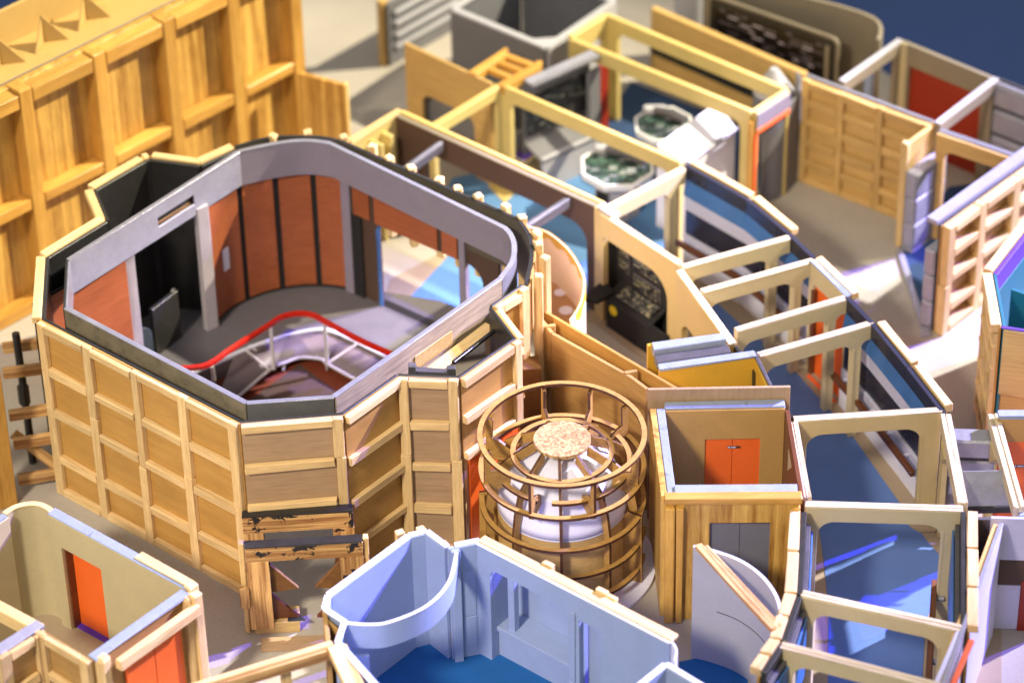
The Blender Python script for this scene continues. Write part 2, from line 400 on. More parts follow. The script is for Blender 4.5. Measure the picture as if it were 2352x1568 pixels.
def brace():
    t = thing('timber_brace', 'small pine ladder brace between the tall flat and the faceted room', 'wooden brace', P(40, 1100))
    for (x0, y0), (x1, y1), z in (((5, 790), (105, 776), 8), ((5, 848), (110, 834), 8), ((20, 944), (140, 925), 6), ((30, 1008), (145, 992), 4), ((40, 1092), (160, 1072), 1.2)):
        p, q = P(x0, y0, z), P(x1, y1, z)
        bar('rung', p, q, .55, .75, 'pine_raw', t)
    bar('diagonal', P(36, 990, 4), P(158, 1082, 1.0), .5, .6, 'pine_raw', t)
    for x, y, z in ((128, 938, 6.3), (142, 1004, 4.2)): bar('upright', P(x, y, z), up_(P(x, y, z), max(0, z-5)), .6, .5, 'pine_post', t, upv=Vector((0, -1, 0)))
    t2 = thing('steel_rod', 'thin black rod leaning beside the tall pine flat', 'rod', P(78, 1062))
    tube('shaft', [P(36, 765, 9.5), P(58, 920, 4), P(76, 1062, 0)], .28, 'steel_black', t2)
    tube('collar', [P(52, 886, 5.3), P(57, 925, 3.9)], .42, 'steel_black', t2)
brace()
def near_post():
    t = thing('timber_post', 'stout golden pine post at the left picture edge beside the ladder brace', 'post', P(22, 1168))
    p = P(20, 1166); bar('shaft', up_(p, 18), up_(p, 0), 1.5, 1.4, 'pine_post', t, upv=Vector((.5, -.85, 0)).normalized(), bev=.08)
    bar('side_rail', up_(p+Vector((-.9, -.6, 0)), 10.4), up_(p+Vector((-9, -6, 0)), 10.4), 1.6, 1.0, 'basswood', t)
near_post()

# ================================================================== the faceted room
H = 14.7; FZ = 1.7
def faceted_room():
    t = thing('faceted_room', 'large faceted room set with grey top ring, russet walls and red handrail', 'room set', P(600, 1100))
    pa, pb, pc, pd, pe, pf, pg, ph = [P(x, y, H) for x, y in ((94, 733), (553, 971), (788, 952), (914, 863), (1055, 868), (1186, 778), (1130, 705), (1204, 655))]
    R = [1, .735, .49, .22, 0][::-1]
    framed(t, pa, pb, 0, H, 4, 4, 'ply_honey', 'balsa', rows=[0, .22, .49, .735, 1], cols=[0, .255, .495, .735, 1], ends=(1, 1), liner='black')
    framed(t, pb, pc, 7.5, H, 1, 2, 'ply_grey', 'balsa', ends=(0, 1), liner='black')
    framed(t, pc, pd, 0, H, 1, 4, 'ply_honey', 'balsa', rows=[0, .26, .5, .74, 1], ends=(0, 0), liner='black')
    framed(t, pd, pe, 0, H, 1, 4, 'ply_grey', 'balsa', rows=[0, .26, .5, .74, 1], ends=(1, 1), liner='black')
    framed(t, pe, pf, 8, H, 1, 2, 'ply_honey', 'balsa', rows=[0, .5, 1], ends=(0, 1), liner='black')
    framed(t, pf, pg, 5, H, 1, 2, 'ply_honey', 'balsa', ends=(0, 0), liner='black')
    framed(t, pg, ph, 0, H, 1, 3, 'ply_honey', 'balsa', ends=(1, 1), liner='black')
    # orange lift door under the last panel on the right
    ux = (hz(pf)-hz(pe)).normalized(); n = Vector((ux.y, -ux.x, 0))
    dr = wall('door', hz(pe)+ux*.5, hz(pf)-ux*.2, 0, 8.0, .2, 'orange', t)
    bar('door_post', up_(hz(pe)+ux*.25+n*.1, 8), up_(hz(pe)+ux*.25+n*.1, 0), .35, .4, 'glue', t, upv=n)
    # left and back walls, seen from inside: black lining with a pale wooden cap
    left = [P(x, y, H) for x, y in ((540, 340), (459, 377), (345, 362), (330, 367), (213, 435), (242, 505), (103, 590), (94, 733))]
    for p, q in zip(left, left[1:]):
        wall('lining', q, p, FZ if p is not left[-2] else 0, H-.05, .25, 'black', t, bev=.03) if False else wall('lining', p, q, 0, H-.05, .25, 'black', t, off=-.27)
        wall('outer_sheet', p, q, 0, H, .3, 'ply_honey', t)
        uu = (hz(q)-hz(p)).normalized(); nn = Vector((uu.y, -uu.x, 0))
        bar('cap', up_(hz(p)+nn*.3+uu*.05, H+.12), up_(hz(q)+nn*.3-uu*.05, H+.12), .62, .5, 'balsa', t)
    rim = cat([ph, P(1217, 590, H), P(1213, 545, H), P(1190, 508, H)])+cat([P(1180, 502, H), P(990, 418, H), P(792, 331, H)], 3)+cat([P(786, 328, H), P(745, 319, H), P(700, 316, H), P(620, 319, H), P(540, 340, H)])
    curved('back_lining', rim, 10.2, H, .2, 'liner_olive', t)
    curved('lining_edge', rim, H, H+.05, .26, 'black', t, off=-.02)
    curved('back_sheet', rim, 10.2, H-.1, .15, 'ply', t, off=.26)
    for x, y in ((620, 317), (704, 309), (786, 320), (842, 344), (888, 365), (934, 387), (988, 411), (1036, 432), (1083, 452), (1133, 476), (1181, 497), (1203, 532), (1215, 559), (1220, 591), (1211, 632)):
        p = P(x, y+16, H); o_ = (hz(p)-hz(P(620, 680, H))).normalized(); p = hz(p)+o_*.75
        bar('peg', up_(p, H+.2+random.uniform(-.1, .25)), up_(p, 5 if x > 1180 else 8), .62, .62, 'balsa', t, upv=Vector((random.uniform(-1, 1), -1, 0)).normalized(), bev=.09)
    # the ring
    Z0, Z1 = 12.1, H+.25
    def seg(p, q, inner, outer, hole=None):
        a, b = P(*p, Z1), P(*q, Z1)
        wall('ring_face', a, b, Z0, Z1, .16, outer, t, bev=.03, holes=[hole] if hole else ())
        wall('ring_lining', a, b, Z0+.02, Z1-.02, .14, inner, t, off=-.145, bev=.02, holes=[hole] if hole else ())
        return hz(a), hz(b)
    LB = (P(567, 926, Z1)-P(150, 707, Z1)).length
    seg((150, 707), (567, 926), 'lavender_grey', 'black_worn_sheen'); seg((567, 926), (767, 911), 'lavender_grey', 'ring_dark')
    s3 = seg((767, 911), (1149, 640), 'lavender_grey', 'raw_grey_wood')
    L6 = (P(156, 597, Z1)-P(548, 349, Z1)).length
    s6 = seg((548, 349), (156, 597), 'silver_grey', 'black', rect(L6*.285, .95, L6*.50, 1.75)); seg((156, 597), (150, 707), 'silver', 'black')
    s5 = seg((1157, 522), (760, 330), 'lavender_grey', 'black')
    ca = cat([P(1149, 640, Z1), P(1176, 602, Z1), P(1181, 566, Z1), P(1173, 540, Z1), P(1157, 522, Z1)])
    cb = cat([P(760, 330, Z1), P(725, 325, Z1), P(690, 324, Z1), P(650, 328, Z1), P(600, 337, Z1), P(548, 349, Z1)])
    for c in (ca, cb):
        curved('ring_face', c, Z0, Z1, .16, 'silver_dark' if c is cb else 'silver', t); curved('ring_lining', c, Z0+.02, Z1-.02, .14, 'lavender_grey', t, off=-.145)
    for p, q in (((150, 707), (567, 926)), ((567, 926), (767, 911)), ((767, 911), (1149, 640)), ((1157, 522), (760, 330)), ((548, 349), (156, 597))):
        bar('ring_edge', up_(P(*p, Z1), Z1+.06), up_(P(*q, Z1), Z1+.06), .36, .09, 'silver', t, bev=.02, jit=.03)
    for c in (ca, cb): curved('ring_edge', c, Z1, Z1+.06, .36, 'silver', t, off=-.17)
    # slot frame and wire grilles let into the ring
    p, q = s6; u = (q-p).normalized(); nn = Vector((u.y, -u.x, 0))
    wall('slot_liner', p+u*L6*.28, p+u*L6*.505, Z0+.85, Z0+1.85, .1, 'black', t, off=.17)
    bar('slot_sill', up_(p+u*L6*.29+nn*.1, Z0+1.2), up_(p+u*L6*.495+nn*.1, Z0+1.2), .1, .22, 'mdf_dark', t)
    def grille(p, q, off, z0, z1, nx, nz):
        u = (q-p).normalized(); n = Vector((u.y, -u.x, 0)); L = (q-p).length
        g = wall('grille', p, q, z0, z1, .04, 'black_matt', t, off=off)
        bm = bmesh.new()
        def b_(x0, y0, x1, y1):
            m = bmesh.ops.create_cube(bm, size=1)
            for v in m['verts']: v.co = Vector(((x0+x1)/2+v.co.x*(x1-x0), (y0+y1)/2+v.co.y*(y1-y0), .04+v.co.z*.05))*U
        for i in range(nx+1): b_(L*i/nx-.02, 0, L*i/nx+.02, z1-z0)
        for j in range(nz+1): b_(0, (z1-z0)*j/nz-.02, L, (z1-z0)*j/nz+.02)
        finish('wire_mesh', bm, 'glue', g, frame(up_(p+n*(off+.02), z0), u, Vector((0, 0, 1))))
    grille(hz(P(611, 934, Z1)), hz(P(722, 926, Z1)), .17, 13.05, 13.7, 30, 5)
    p, q = s3; u = (q-p).normalized(); L = (q-p).length
    grille(p+u*L*.46, p+u*L*.68, .17, 12.7, 13.75, 30, 6)
    nn = Vector((u.y, -u.x, 0))
    fr = p+u*L*.44+nn*.5
    bar('alcove_ledge', up_(p+u*L*.43+nn*1.1, 12.6), up_(p+u*L*.88+nn*.8, 12.6), 1.0, .3, 'basswood', t)
    bar('alcove_bar', P(944, 846, 13.6), P(1038, 852, 13.6), .5, .6, 'silver_dark', t)
    for x, y in ((946, 842), (1036, 848)): bar('alcove_post', P(x, y, 14.1), up_(P(x, y, 14.1), 11), .55, .5, 'silver_dark', t, upv=Vector((0, -1, 0)))
    bar('alcove_rod', up_(p+u*L*.55+nn*2.2, 13.4), up_(p+u*L*.86+nn*2.0, 13.4), .25, .25, 'steel_black', t)
    # floor with the sunken pit
    lip = cat([P(x, y, FZ) for x, y in ((390, 872), (480, 835), (573, 795), (613, 781), (667, 765), (742, 754), (801, 773), (840, 792), (930, 835))], 5)
    back = [P(x, y, FZ) for x, y in ((1150, 800), (1128, 735), (1010, 690), (820, 660), (735, 640), (640, 648), (560, 680), (470, 660), (330, 690), (240, 770), (175, 880), (180, 930), (330, 900))]
    slab('upper_floor', lip+back, FZ-.25, FZ, 'floor_dark', t)
    curved('pit_lip', lip, FZ-.2, FZ+.06, .22, 'white_soft', t)
    curved('pit_wall', lip, 0, FZ-.2, .12, 'pit_grey', t, off=.05)
    pit = lip+[P(940, 960, 0), P(780, 1010, 0), P(560, 1030, 0), P(330, 960, 0)]
    slab('pit_floor', pit, 0.01, .1, 'pit_red', t, 0)
    slab('pit_carpet', [P(x, y, .1) for x, y in ((688, 836), (820, 935), (780, 1000), (560, 1010), (545, 940))], .1, .14, 'pit_floor', t, 0)
    # handrail, posts, lower tube and struts
    rz = 4.3
    rl = cat([P(x, y, rz) for x, y in ((396, 843), (471, 836), (532, 797), (613, 746), (648, 724), (688, 716), (720, 721), (747, 735), (828, 778), (912, 815))], 6)
    bm_ = curved('handrail', rl, rz-.28, rz, .34, 'red_rail', t, off=-.17)
    low = cat([P(x, y, .9) for x, y in ((490, 935), (540, 915), (618, 850), (656, 832), (694, 821), (742, 826), (752, 836), (850, 890))], 5)
    tube('lower_tube', low, .12, 'post_grey', t)
    for (x0, y0), (x1, y1) in (((487, 840), (492, 880)), ((622, 752), (629, 848)), ((746, 744), (751, 836))):
        tube('rail_post', [P(x0, y0, rz-.3), P(x1, y1, .9)], .15, 'post_grey', t)
    for a_, b_ in (((752, 834, .9), (826, 786, FZ)), ((620, 850, .9), (560, 800, FZ)), ((622, 838, .9), (573, 792, FZ)), ((540, 915, .9), (430, 858, FZ)), ((656, 832, .7), (650, 850, .3)), ((750, 838, .8), (752, 848, .3))):
        tube('strut', [P(*a_), P(*b_)], .11, 'post_grey', t)
    # grey slope from the lip down to the lower tube
    def resample(c_, n_):
        return [c_[min(int(k*(len(c_)-1)/n_), len(c_)-2)].lerp(c_[min(int(k*(len(c_)-1)/n_), len(c_)-2)+1], k*(len(c_)-1)/n_-min(int(k*(len(c_)-1)/n_), len(c_)-2)) for k in range(n_+1)]
    ra, rb = resample(lip[8:], 30), resample(low, 30)
    bm = bmesh.new(); O = hz(ra[0]); va = [bm.verts.new((up_(p, FZ-.12)-O)*U) for p in ra]; vb = [bm.verts.new((up_(p, .8)-O)*U) for p in rb]
    for k in range(30): bm.faces.new((va[k], va[k+1], vb[k+1], vb[k]))
    sl = finish('pit_slope', bm, 'pit_grey', t, Matrix.Translation(O*U), 0, True)
    sl.modifiers.new('thickness', 'SOLIDIFY').thickness = .06*U
    # russet panels under the ring
    cw = cat([P(x, y, FZ) for x, y in ((500, 741), (533, 712), (570, 693), (610, 677), (650, 667), (692, 661), (735, 660), (768, 662), (803, 668))], 6)
    curved('black_backing', cw, FZ, 12.6, .2, 'black_matt', t, off=-.3)
    marks = [0, 12, 24, 36, 48]
    for k in range(4):
        s_ = cw[marks[k]+(1 if k else 0):marks[k+1]]
        curved('russet_panel', s_, FZ+.35, 12.55, .12, 'red_veneer', t, off=-.08)
    pm = cw[5]; nn = normals(cw)[5]; uu = Vector((-nn.y, nn.x, 0))
    ext('switch_plate', rect(-.32, 0, .32, 1.9), .12, up_(hz(pm)+nn*.06, 5.6), uu, Vector((0, 0, 1)), 'white_soft', t)
    pL, pL2 = P(490, 757, FZ), P(323, 858, FZ)
    for p in (pL, pL2): bar('silver_post', up_(p, 12.6), up_(p, FZ), .95, .6, 'post_grey', t, upv=Vector((.55, -.8, 0)))
    u = (hz(pL2)-hz(pL)).normalized(); nn = Vector((-u.y, u.x, 0))
    wall('russet_panel', hz(pL2)+u*.35, hz(pL2)+u*7.5, FZ, 12.4, .2, 'red_veneer', t, off=-.1)
    wall('black_backing', hz(pL2)+u*.2, hz(pL2)+u*8.5, 0, 12.5, .2, 'black_matt', t, off=.15)
    bar('thin_post', up_(hz(P(392, 742, FZ)), 14.3), up_(hz(P(392, 742, FZ)), FZ), .4, .3, 'silver_grey', t)
    for x, y in ((264, 448), (326, 386)): bar('thin_post', up_(P(x, y, 14.5), 14.5), up_(P(x, y, 14.5), FZ), .5, .4, 'post_grey', t)
    c0 = hz(P(352, 815, FZ)); c1 = hz(P(410, 770, FZ))
    wall('low_cabinet', c0, c1, FZ, FZ+4.2, .35, 'black', t)
    curved('cabinet_edge', [c1-Vector((.1, 0, 0)), c1+Vector((.1, -.05, 0))], FZ, FZ+4.3, .5, 'slate', t)
    q = hz(P(338, 840, FZ)); ext('curved_screen', [(0, 0), (1.0, 0)]+arc(.2, 2.6, .8, 0, 90)+[(0, 3.4)], .12, up_(q-Vector((.4, 0, 0)), FZ), Vector((.9, .4, 0)), Vector((0, 0, 1)), 'clear_plastic', t)
    # right inner wall with its wide doorway
    w0, w1 = hz(P(806, 667, FZ)), hz(P(1150, 822, FZ)); u = (w1-w0).normalized(); L = (w1-w0).length
    nn = Vector((u.y, -u.x, 0))
    da, db = (hz(P(880, 697, FZ))-w0).dot(u), (hz(P(1113, 806, FZ))-w0).dot(u)
    wall('doorway_frame', w0, w1, FZ-.3, 12.5, .35, 'dark_brown', t, poly=portal(da, L-db, 7.5, .3, 1.5), off=-.35)
    for x0, x1, z0, z1 in ((.75, 2.3, 9.0, 12.4), (2.75, 8.6, 8.95, 12.4), (9.0, 10.4, 8.95, 12.4)):
        wall('russet_panel', w0+u*x0, w0+u*x1, z0, z1, .12, 'red_veneer', t, off=.02)
    wall('black_upright', w0+u*.55, w0+u*1.5, FZ, 9.0, .2, 'black_matt', t, off=.01)
    bar('silver_post', up_(w0+u*.1+nn*.25, 12.5), up_(w0+u*.1+nn*.25, FZ), .8, .5, 'lavender_grey', t, upv=nn)
    bar('silver_post', up_(w0+u*10.9+nn*.25, 12.5), up_(w0+u*10.9+nn*.25, FZ), .6, .5, 'lavender_grey', t, upv=nn)
    tube('door_trim', [up_(w0+u*da+nn*.05, FZ), up_(w0+u*da+nn*.05, 8.4), up_(w0+u*(da+.15)+nn*.05, 8.75)], .16, 'band_blue', t)
    bar('threshold', up_(w0+u*(da-.2)-nn*.3, FZ+.02), up_(w0+u*db-nn*.3, FZ+.02), .8, .3, 'black', t)
faceted_room()

def lift_alcove_steps():
    t = thing('brown_block', 'brown stepped block between the faceted room and the plywood wall', 'block', P(1245, 1010))
    for k, (x0, y0, z) in enumerate(((1190, 850, 9), (1185, 880, 7))):
        p = hz(P(x0, y0, z)); ext('step', rect(0, 0, 1.6, 1.5), z, p.to_3d(), Vector((1, .1, 0)), Vector((-.1, 1, 0)), 'mdf_dark', t) if k == 0 else ext('step', rect(0, 0, 1.7, 1.2), z, p, Vector((1, .1, 0)), Vector((-.1, 1, 0)), 'mdf', t)
    t = thing('pale_block', 'pale board blocks with mitred tops behind the ring cage', 'block', P(1330, 1080))
    for pts in (((1287, 905), (1330, 880), (1420, 925), (1395, 975), (1330, 945)), ((1400, 980), (1425, 930), (1490, 975), (1470, 1030))):
        slab('block', [P(x, y, 5) for x, y in pts], 0, 5, 'tan_board', t)
lift_alcove_steps()

# ================================================================== ring cage with the white drum
def ring_cage():
    ZT = 11.5
    c = hz(P(1291, 993, ZT)); k = (P(1484, 993, ZT)-P(1291, 993, ZT)).length/193      # cm per sketch unit here
    t = thing('ring_cage', 'round laser-cut brown cage of hoops and ribs around a white drum', 'cage', c)
    hw = .2
    def hoop(r, z, a0=0, a1=360, th=.22, w_=.34): return ring('hoop', c, r-w_/2, r+w_/2, z-th, z, 'mdf', t, a0, a1)
    R = 193*k; r1, r2, r3 = 66*k, 114*k, 156*k
    ring('cap_disc', c, 0.001, r1, 10.75, 11.0, 'mdf_top', t)
    hoop(R-.1, ZT); hoop(r2, 10.05); hoop(r3, 9.25, -100, 40)
    hoop(r3, 9.25, -150, -112); hoop(R-.12, 8.75); hoop(R-.12, 6.0, -185, 20)
    hoop(R-.12, 3.7, -175, -5); hoop(R-.12, 1.6, -150, -8)
    ribs = [-90, -128, -52, -15, 22, 60, 110, 150, 190]
    for a in ribs:
        e = Vector((math.cos(math.radians(a)), math.sin(math.radians(a)), 0)); s = Vector((-e.y, e.x, 0))
        # profile in (radius, height): from under the cap out over the dome and down to the ground
        ro = R-.32; ri = ro-.55
        outer = [(r1-.15, 10.95), (r2-.3, 10.2), (r2+.1, 10.0), (r3, 9.1), (ro-.25, 7.6), (ro, 6.0), (ro, 0.35)]
        inner = [(ri, 0.35), (ri, 5.8), (ri-.25, 7.0), (r3-.35, 8.3), (r2-.2, 9.35), (r1-.15, 10.1)]
        ext('rib', outer+inner, .22, hz(c)-s*.11, e, Vector((0, 0, 1)), 'mdf', t, .015)
    for a in (-112, -66, 38, 70, 105, 160, 200, -22):       # brackets that carry the top hoop
        e = Vector((math.cos(math.radians(a)), math.sin(math.radians(a)), 0)); s = Vector((-e.y, e.x, 0))
        ext('bracket', [(R-1.9, 8.2), (R-1.9, 9.0), (R-1.0, 9.6), (R-.55, 9.7), (R-.6, 11.25), (R-.1, 11.25), (R-.1, 8.3), (R-.6, 7.9)], .22, hz(c)-s*.11, e, Vector((0, 0, 1)), 'mdf', t, .015)
    for a, z in ((-20, 6.2), (175, 6.2)):
        e = Vector((math.cos(math.radians(a)), math.sin(math.radians(a)), 0)); s = Vector((-e.y, e.x, 0))
        ext('end_plate', [(R-1.2, 0.3), (R-1.2, z-.4), (R-.9, z), (R+.1, z-.2), (R+.15, .3)], .25, hz(c)-s*.12, e, Vector((0, 0, 1)), 'mdf', t, .015)
    ring('drum', c, R-1.35, R-1.15, .3, 5.9, 'tan_ply', t)
    ring('drum_rim', c, R-1.42, R-1.1, 5.8, 5.95, 'paper_white', t)
    ring('drum_floor', c, .001, R-1.43, 5.3, 5.4, 'white_soft', t)
    ring('inner_disc', c, .001, R-2.6, 5.4, 5.52, 'paper_white', t)
    prof = [(R-1.08, 5.95), (R-1.15, 6.5), (R-1.42, 7.2), (R-1.85, 7.9), (r3-.85, 8.5), (r2-.1, 8.95), (r2-.6, 9.3), (r1-.1, 9.8), (.6, 10.2)]
    bm = bmesh.new(); N = 64; rows = []
    for i in range(N+1):
        a = math.radians(360*i/N); rows.append([bm.verts.new(Vector((math.cos(a)*r, math.sin(a)*r, z))*U) for r, z in prof])
    for A_, B_ in zip(rows, rows[1:]):
        for k_ in range(len(prof)-1): bm.faces.new((A_[k_], B_[k_], B_[k_+1], A_[k_+1]))
    ps = finish('paper_dome', bm, 'paper_white', t, Matrix.Translation(hz(c)*U), 0, True)
    m_ = ps.modifiers.new('thickness', 'SOLIDIFY'); m_.thickness = .05*U
    ring('base_disc', c, .001, R+.75, .05, .3, 'white_soft', t)
ring_cage()

# ================================================================== plywood walls around the cage and the lift booth
def plywood_walls():
    z = 10.6
    t = thing('plywood_wall', 'long plain plywood wall running from the curved tray to the lift booth', 'wall', P(1400, 1000))
    pts = [P(x, y, z) for x, y in ((1236, 718), (1272, 762), (1452, 862), (1490, 890))]
    for p, q in zip(pts, pts[1:]): wall('sheet', p, q, 0, z, .28, 'ply', t)
    for x, y in ((1262, 752), (1450, 858)): 
        p = P(x, y, z); bar('batten', up_(p, z+.1), up_(p, 0), .9, .3, 'ply', t, upv=Vector((.2, -1, 0)).normalized())
    t2 = thing('plywood_wall', 'second plywood wall standing just behind the long one, pale cut edge', 'wall', P(1450, 900))
    a, b = P(1240, 704, z), P(1556, 888, z)
    wall('sheet', a, b, 0, z, .26, 'ply_honey', t2)
    bar('batten', up_(P(1308, 738, z), z+.15), up_(P(1308, 738, z), 5), .4, .4, 'balsa', t2)
    t3 = thing('plywood_wall', 'straight plywood wall right behind the roofless lift booth', 'wall', P(1650, 1150))
    wall('sheet', P(1488, 890, z+.6), P(1815, 884, z+.6), 0, z+.6, .25, 'ply_grey', t3, vert=True)
plywood_walls()

def lift_booth():
    z = 10.2
    t = thing('lift_booth', 'roofless pine lift booth with tan inside and orange inner door', 'booth', P(1670, 1400))
    BL, BR, FR, FL = [P(x, y, z) for x, y in ((1506, 938), (1803, 932), (1838, 1140), (1533, 1142))]
    uF = (hz(FR)-hz(FL)).normalized(); LF = (hz(FR)-hz(FL)).length
    sc_ = LF/305.
    # front: pine boards around a dark doorway
    d0, d1 = 98*sc_, 238*sc_; dh = 8.3
    wall('front_board', FL, FR, 0, z, .35, 'pine', t, poly=portal(d0, LF-d1, dh, 0), vert=True)
    dd = wall('front_door', hz(FL)+uF*(d0-.1), hz(FL)+uF*(d1+.1), 0, dh+.1, .15, 'slate', t, off=-.1)
    bar('door_seam', up_(hz(FL)+uF*((d0+d1)/2)+Vector((0, -.06, 0)), dh), up_(hz(FL)+uF*((d0+d1)/2)+Vector((0, -.06, 0)), 0), .03, .03, 'black', dd, upv=Vector((0, -1, 0)), bev=0, jit=0)
    bar('door_lintel', up_(hz(FL)+uF*d0+Vector((0, -.12, 0)), dh+.05), up_(hz(FL)+uF*d1+Vector((0, -.12, 0)), dh+.05), .3, .14, 'black', dd, bev=.02)
    bar('front_cap', up_(hz(FL)-uF*.2+Vector((0, -.1, 0)), z+.25), up_(hz(FR)+uF*.1+Vector((0, -.1, 0)), z+.25), .75, .5, 'pine_post', t)
    bar('front_lining', up_(hz(FL)+uF*.5+Vector((0, .75, 0)), z+.1), up_(hz(FR)-uF*.1+Vector((0, .75, 0)), z+.1), .8, z, 'blue_grey_edge', t)
    n = Vector((0, -1, 0))
    for x, wd in ((.15, .6), (.8, .45)): bar('corner_batten', up_(hz(FL)+uF*x+n*.75, z-.4), up_(hz(FL)+uF*x+n*.75, 0), wd, .5, 'pine_post', t, upv=n)
    bar('corner_batten', up_(hz(FR)-uF*.3+n*.7, z-.4), up_(hz(FR)-uF*.3+n*.7, 0), .5, .45, 'pine_post', t, upv=n)
    # side walls
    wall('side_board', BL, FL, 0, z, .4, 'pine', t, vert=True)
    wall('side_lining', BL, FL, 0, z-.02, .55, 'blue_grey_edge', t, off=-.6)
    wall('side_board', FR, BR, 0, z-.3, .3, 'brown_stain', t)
    # back wall: tan, with the door let in
    uB = (hz(BR)-hz(BL)).normalized(); LB = (hz(BR)-hz(BL)).length; sb = LB/297
    a0, a1 = 115*sb, 242*sb
    bo = wall('back_board', hz(BL)+uB*.6, BR, 0, z-.1, .3, 'tan_board', t, poly=portal(a0-.6, LB-a1, 7.6, 0), off=-.1)
    bar('back_cap', up_(hz(BL)+uB*.6+Vector((0, .3, 0)), z+.05), up_(hz(BR)+Vector((0, .3, 0)), z+.05), .7, .3, 'blue_grey_edge', t, jit=.05)
    dn = wall('inner_door', hz(BL)+uB*(a0-.1), hz(BL)+uB*((a0+a1)/2-.01), 0, 7.6, .12, 'orange', t, off=-.05)
    dn2 = wall('inner_door', hz(BL)+uB*((a0+a1)/2+.01), hz(BL)+uB*(a1+.1), 0, 7.6, .12, 'orange', t, off=-.05)
    sign_plate(hz(BL)+uB*((a0+a1)/2-.35), uB, 6.75, .9, .12, dn2, .09)
    for (x, y) in ((1812, 938), (1824, 962), (1846, 1152)): 
        p = P(x, y, z); bar('glue_block', up_(p, z+.2), up_(p, z-1.5), .5, .5, 'glue', t, bev=.1, jit=.06)
def sign_plate(p, u, z, L, h, parent, off):
    n = Vector((u.y, -u.x, 0))
    pl = ext('door_sign', rrect(0, 0, L, h*1.7, .08), .03, up_(p+n*off, z), u, Vector((0, 0, 1)), 'brown_stain', parent, .005)
    for i, (a, b) in enumerate(((.06, .12), (.15, .22), (.30, .36), (.38, .42), (.44, .50), (.52, .56), (.58, .63))):
        ext('door_letter', rect(a*L, h*.45, b*L, h*1.3), .012, up_(p+n*(off+.03), z), u, Vector((0, 0, 1)), 'white_soft', pl, 0)
lift_booth()

def ochre_box():
    z = 10.4
    t = thing('ochre_box', 'ochre painted box with chipped blue-grey top beside the corridor', 'box', P(1620, 1000))
    a, b = P(1512, 842, z), P(1735, 812, z)
    wall('front_panel', a, b, 0, z, .3, 'ochre_board', t)
    u = (hz(b)-hz(a)).normalized(); nb = Vector((-u.y, u.x, 0))
    bar('front_cap', up_(hz(a)+Vector((0, -.1, 0)), z+.12), up_(hz(b)+Vector((0, -.1, 0)), z+.12), .6, .2, 'blue_grey_edge', t, jit=.06)
    bar('dark_trough', up_(hz(a)+nb*.8, z+.1), up_(hz(b)+nb*.8-u*1.6, z+.1), .9, .6, 'silver_dark', t)
    bar('back_cap', up_(hz(a)+nb*1.7, z+.5), up_(hz(b)+nb*1.7-u*1.7, z+.5), .9, .6, 'blue_grey_edge', t, jit=.05)
    wall('back_panel', hz(a)+nb*2.2-u*.3, hz(b)+nb*2.2-u*1.8, 0, z+.4, .3, 'ochre_board', t)
    wall('side_panel', hz(b)+u*.05, P(1768, 885, z), 0, z-.2, .2, 'ochre_board', t)
    bar('side_edge', up_(hz(b)+nb*.3, z), up_(P(1770, 884, z), z), .25, .4, 'silver_dark', t)
ochre_box()

# ================================================================== curved tray beside the faceted room
def tray():
    z = 9.6
    t = thing('curved_tray', 'bent cream card tray with brown floor and pale spots beside pegs', 'tray', P(1290, 800))
    o = cat([P(x, y, z) for x, y in ((1214, 519), (1262, 534), (1310, 575), (1338, 622), (1345, 655), (1335, 700), (1312, 735))], 6)
    curved('outer_band', o, 3.5, z, .14, 'tray_card', t)
    curved('ochre_edge', o[4:34], [z-.9+.5*abs(math.sin(k*.7)) for k in range(30)], z+.03, .02, 'ochre_board', t, off=.145)
    curved('ochre_edge', o[2:34], [z-1.1+.5*abs(math.sin(k*.55)) for k in range(32)], z+.03, .02, 'ochre_board', t, off=-.025)
    s_ = cat([P(x, y, z) for x, y in ((1229, 592), (1252, 612), (1263, 645), (1255, 675), (1236, 703))], 6)
    curved('inner_band', s_, 3.5, z, .2, 'tray_card', t)
    fl = [P(x, y, 4.5) for x, y in ((1225, 640), (1262, 660), (1310, 705), (1335, 760), (1335, 800), (1310, 850), (1260, 830), (1240, 780))]
    slab('tray_floor', [P(x, y, 5.5) for x, y in ((1205, 590), (1262, 615), (1310, 660), (1338, 712), (1340, 760), (1312, 800), (1262, 790), (1236, 765))], 5.3, 5.5, 'tray_tan', t)
    for x, y, r in ((1286, 672, .42), (1300, 713, .52)): 
        ring('pale_spot', P(x, y, 5.5), .001, r, 5.5, 5.53, 'white_soft', t, seg=24)
tray()

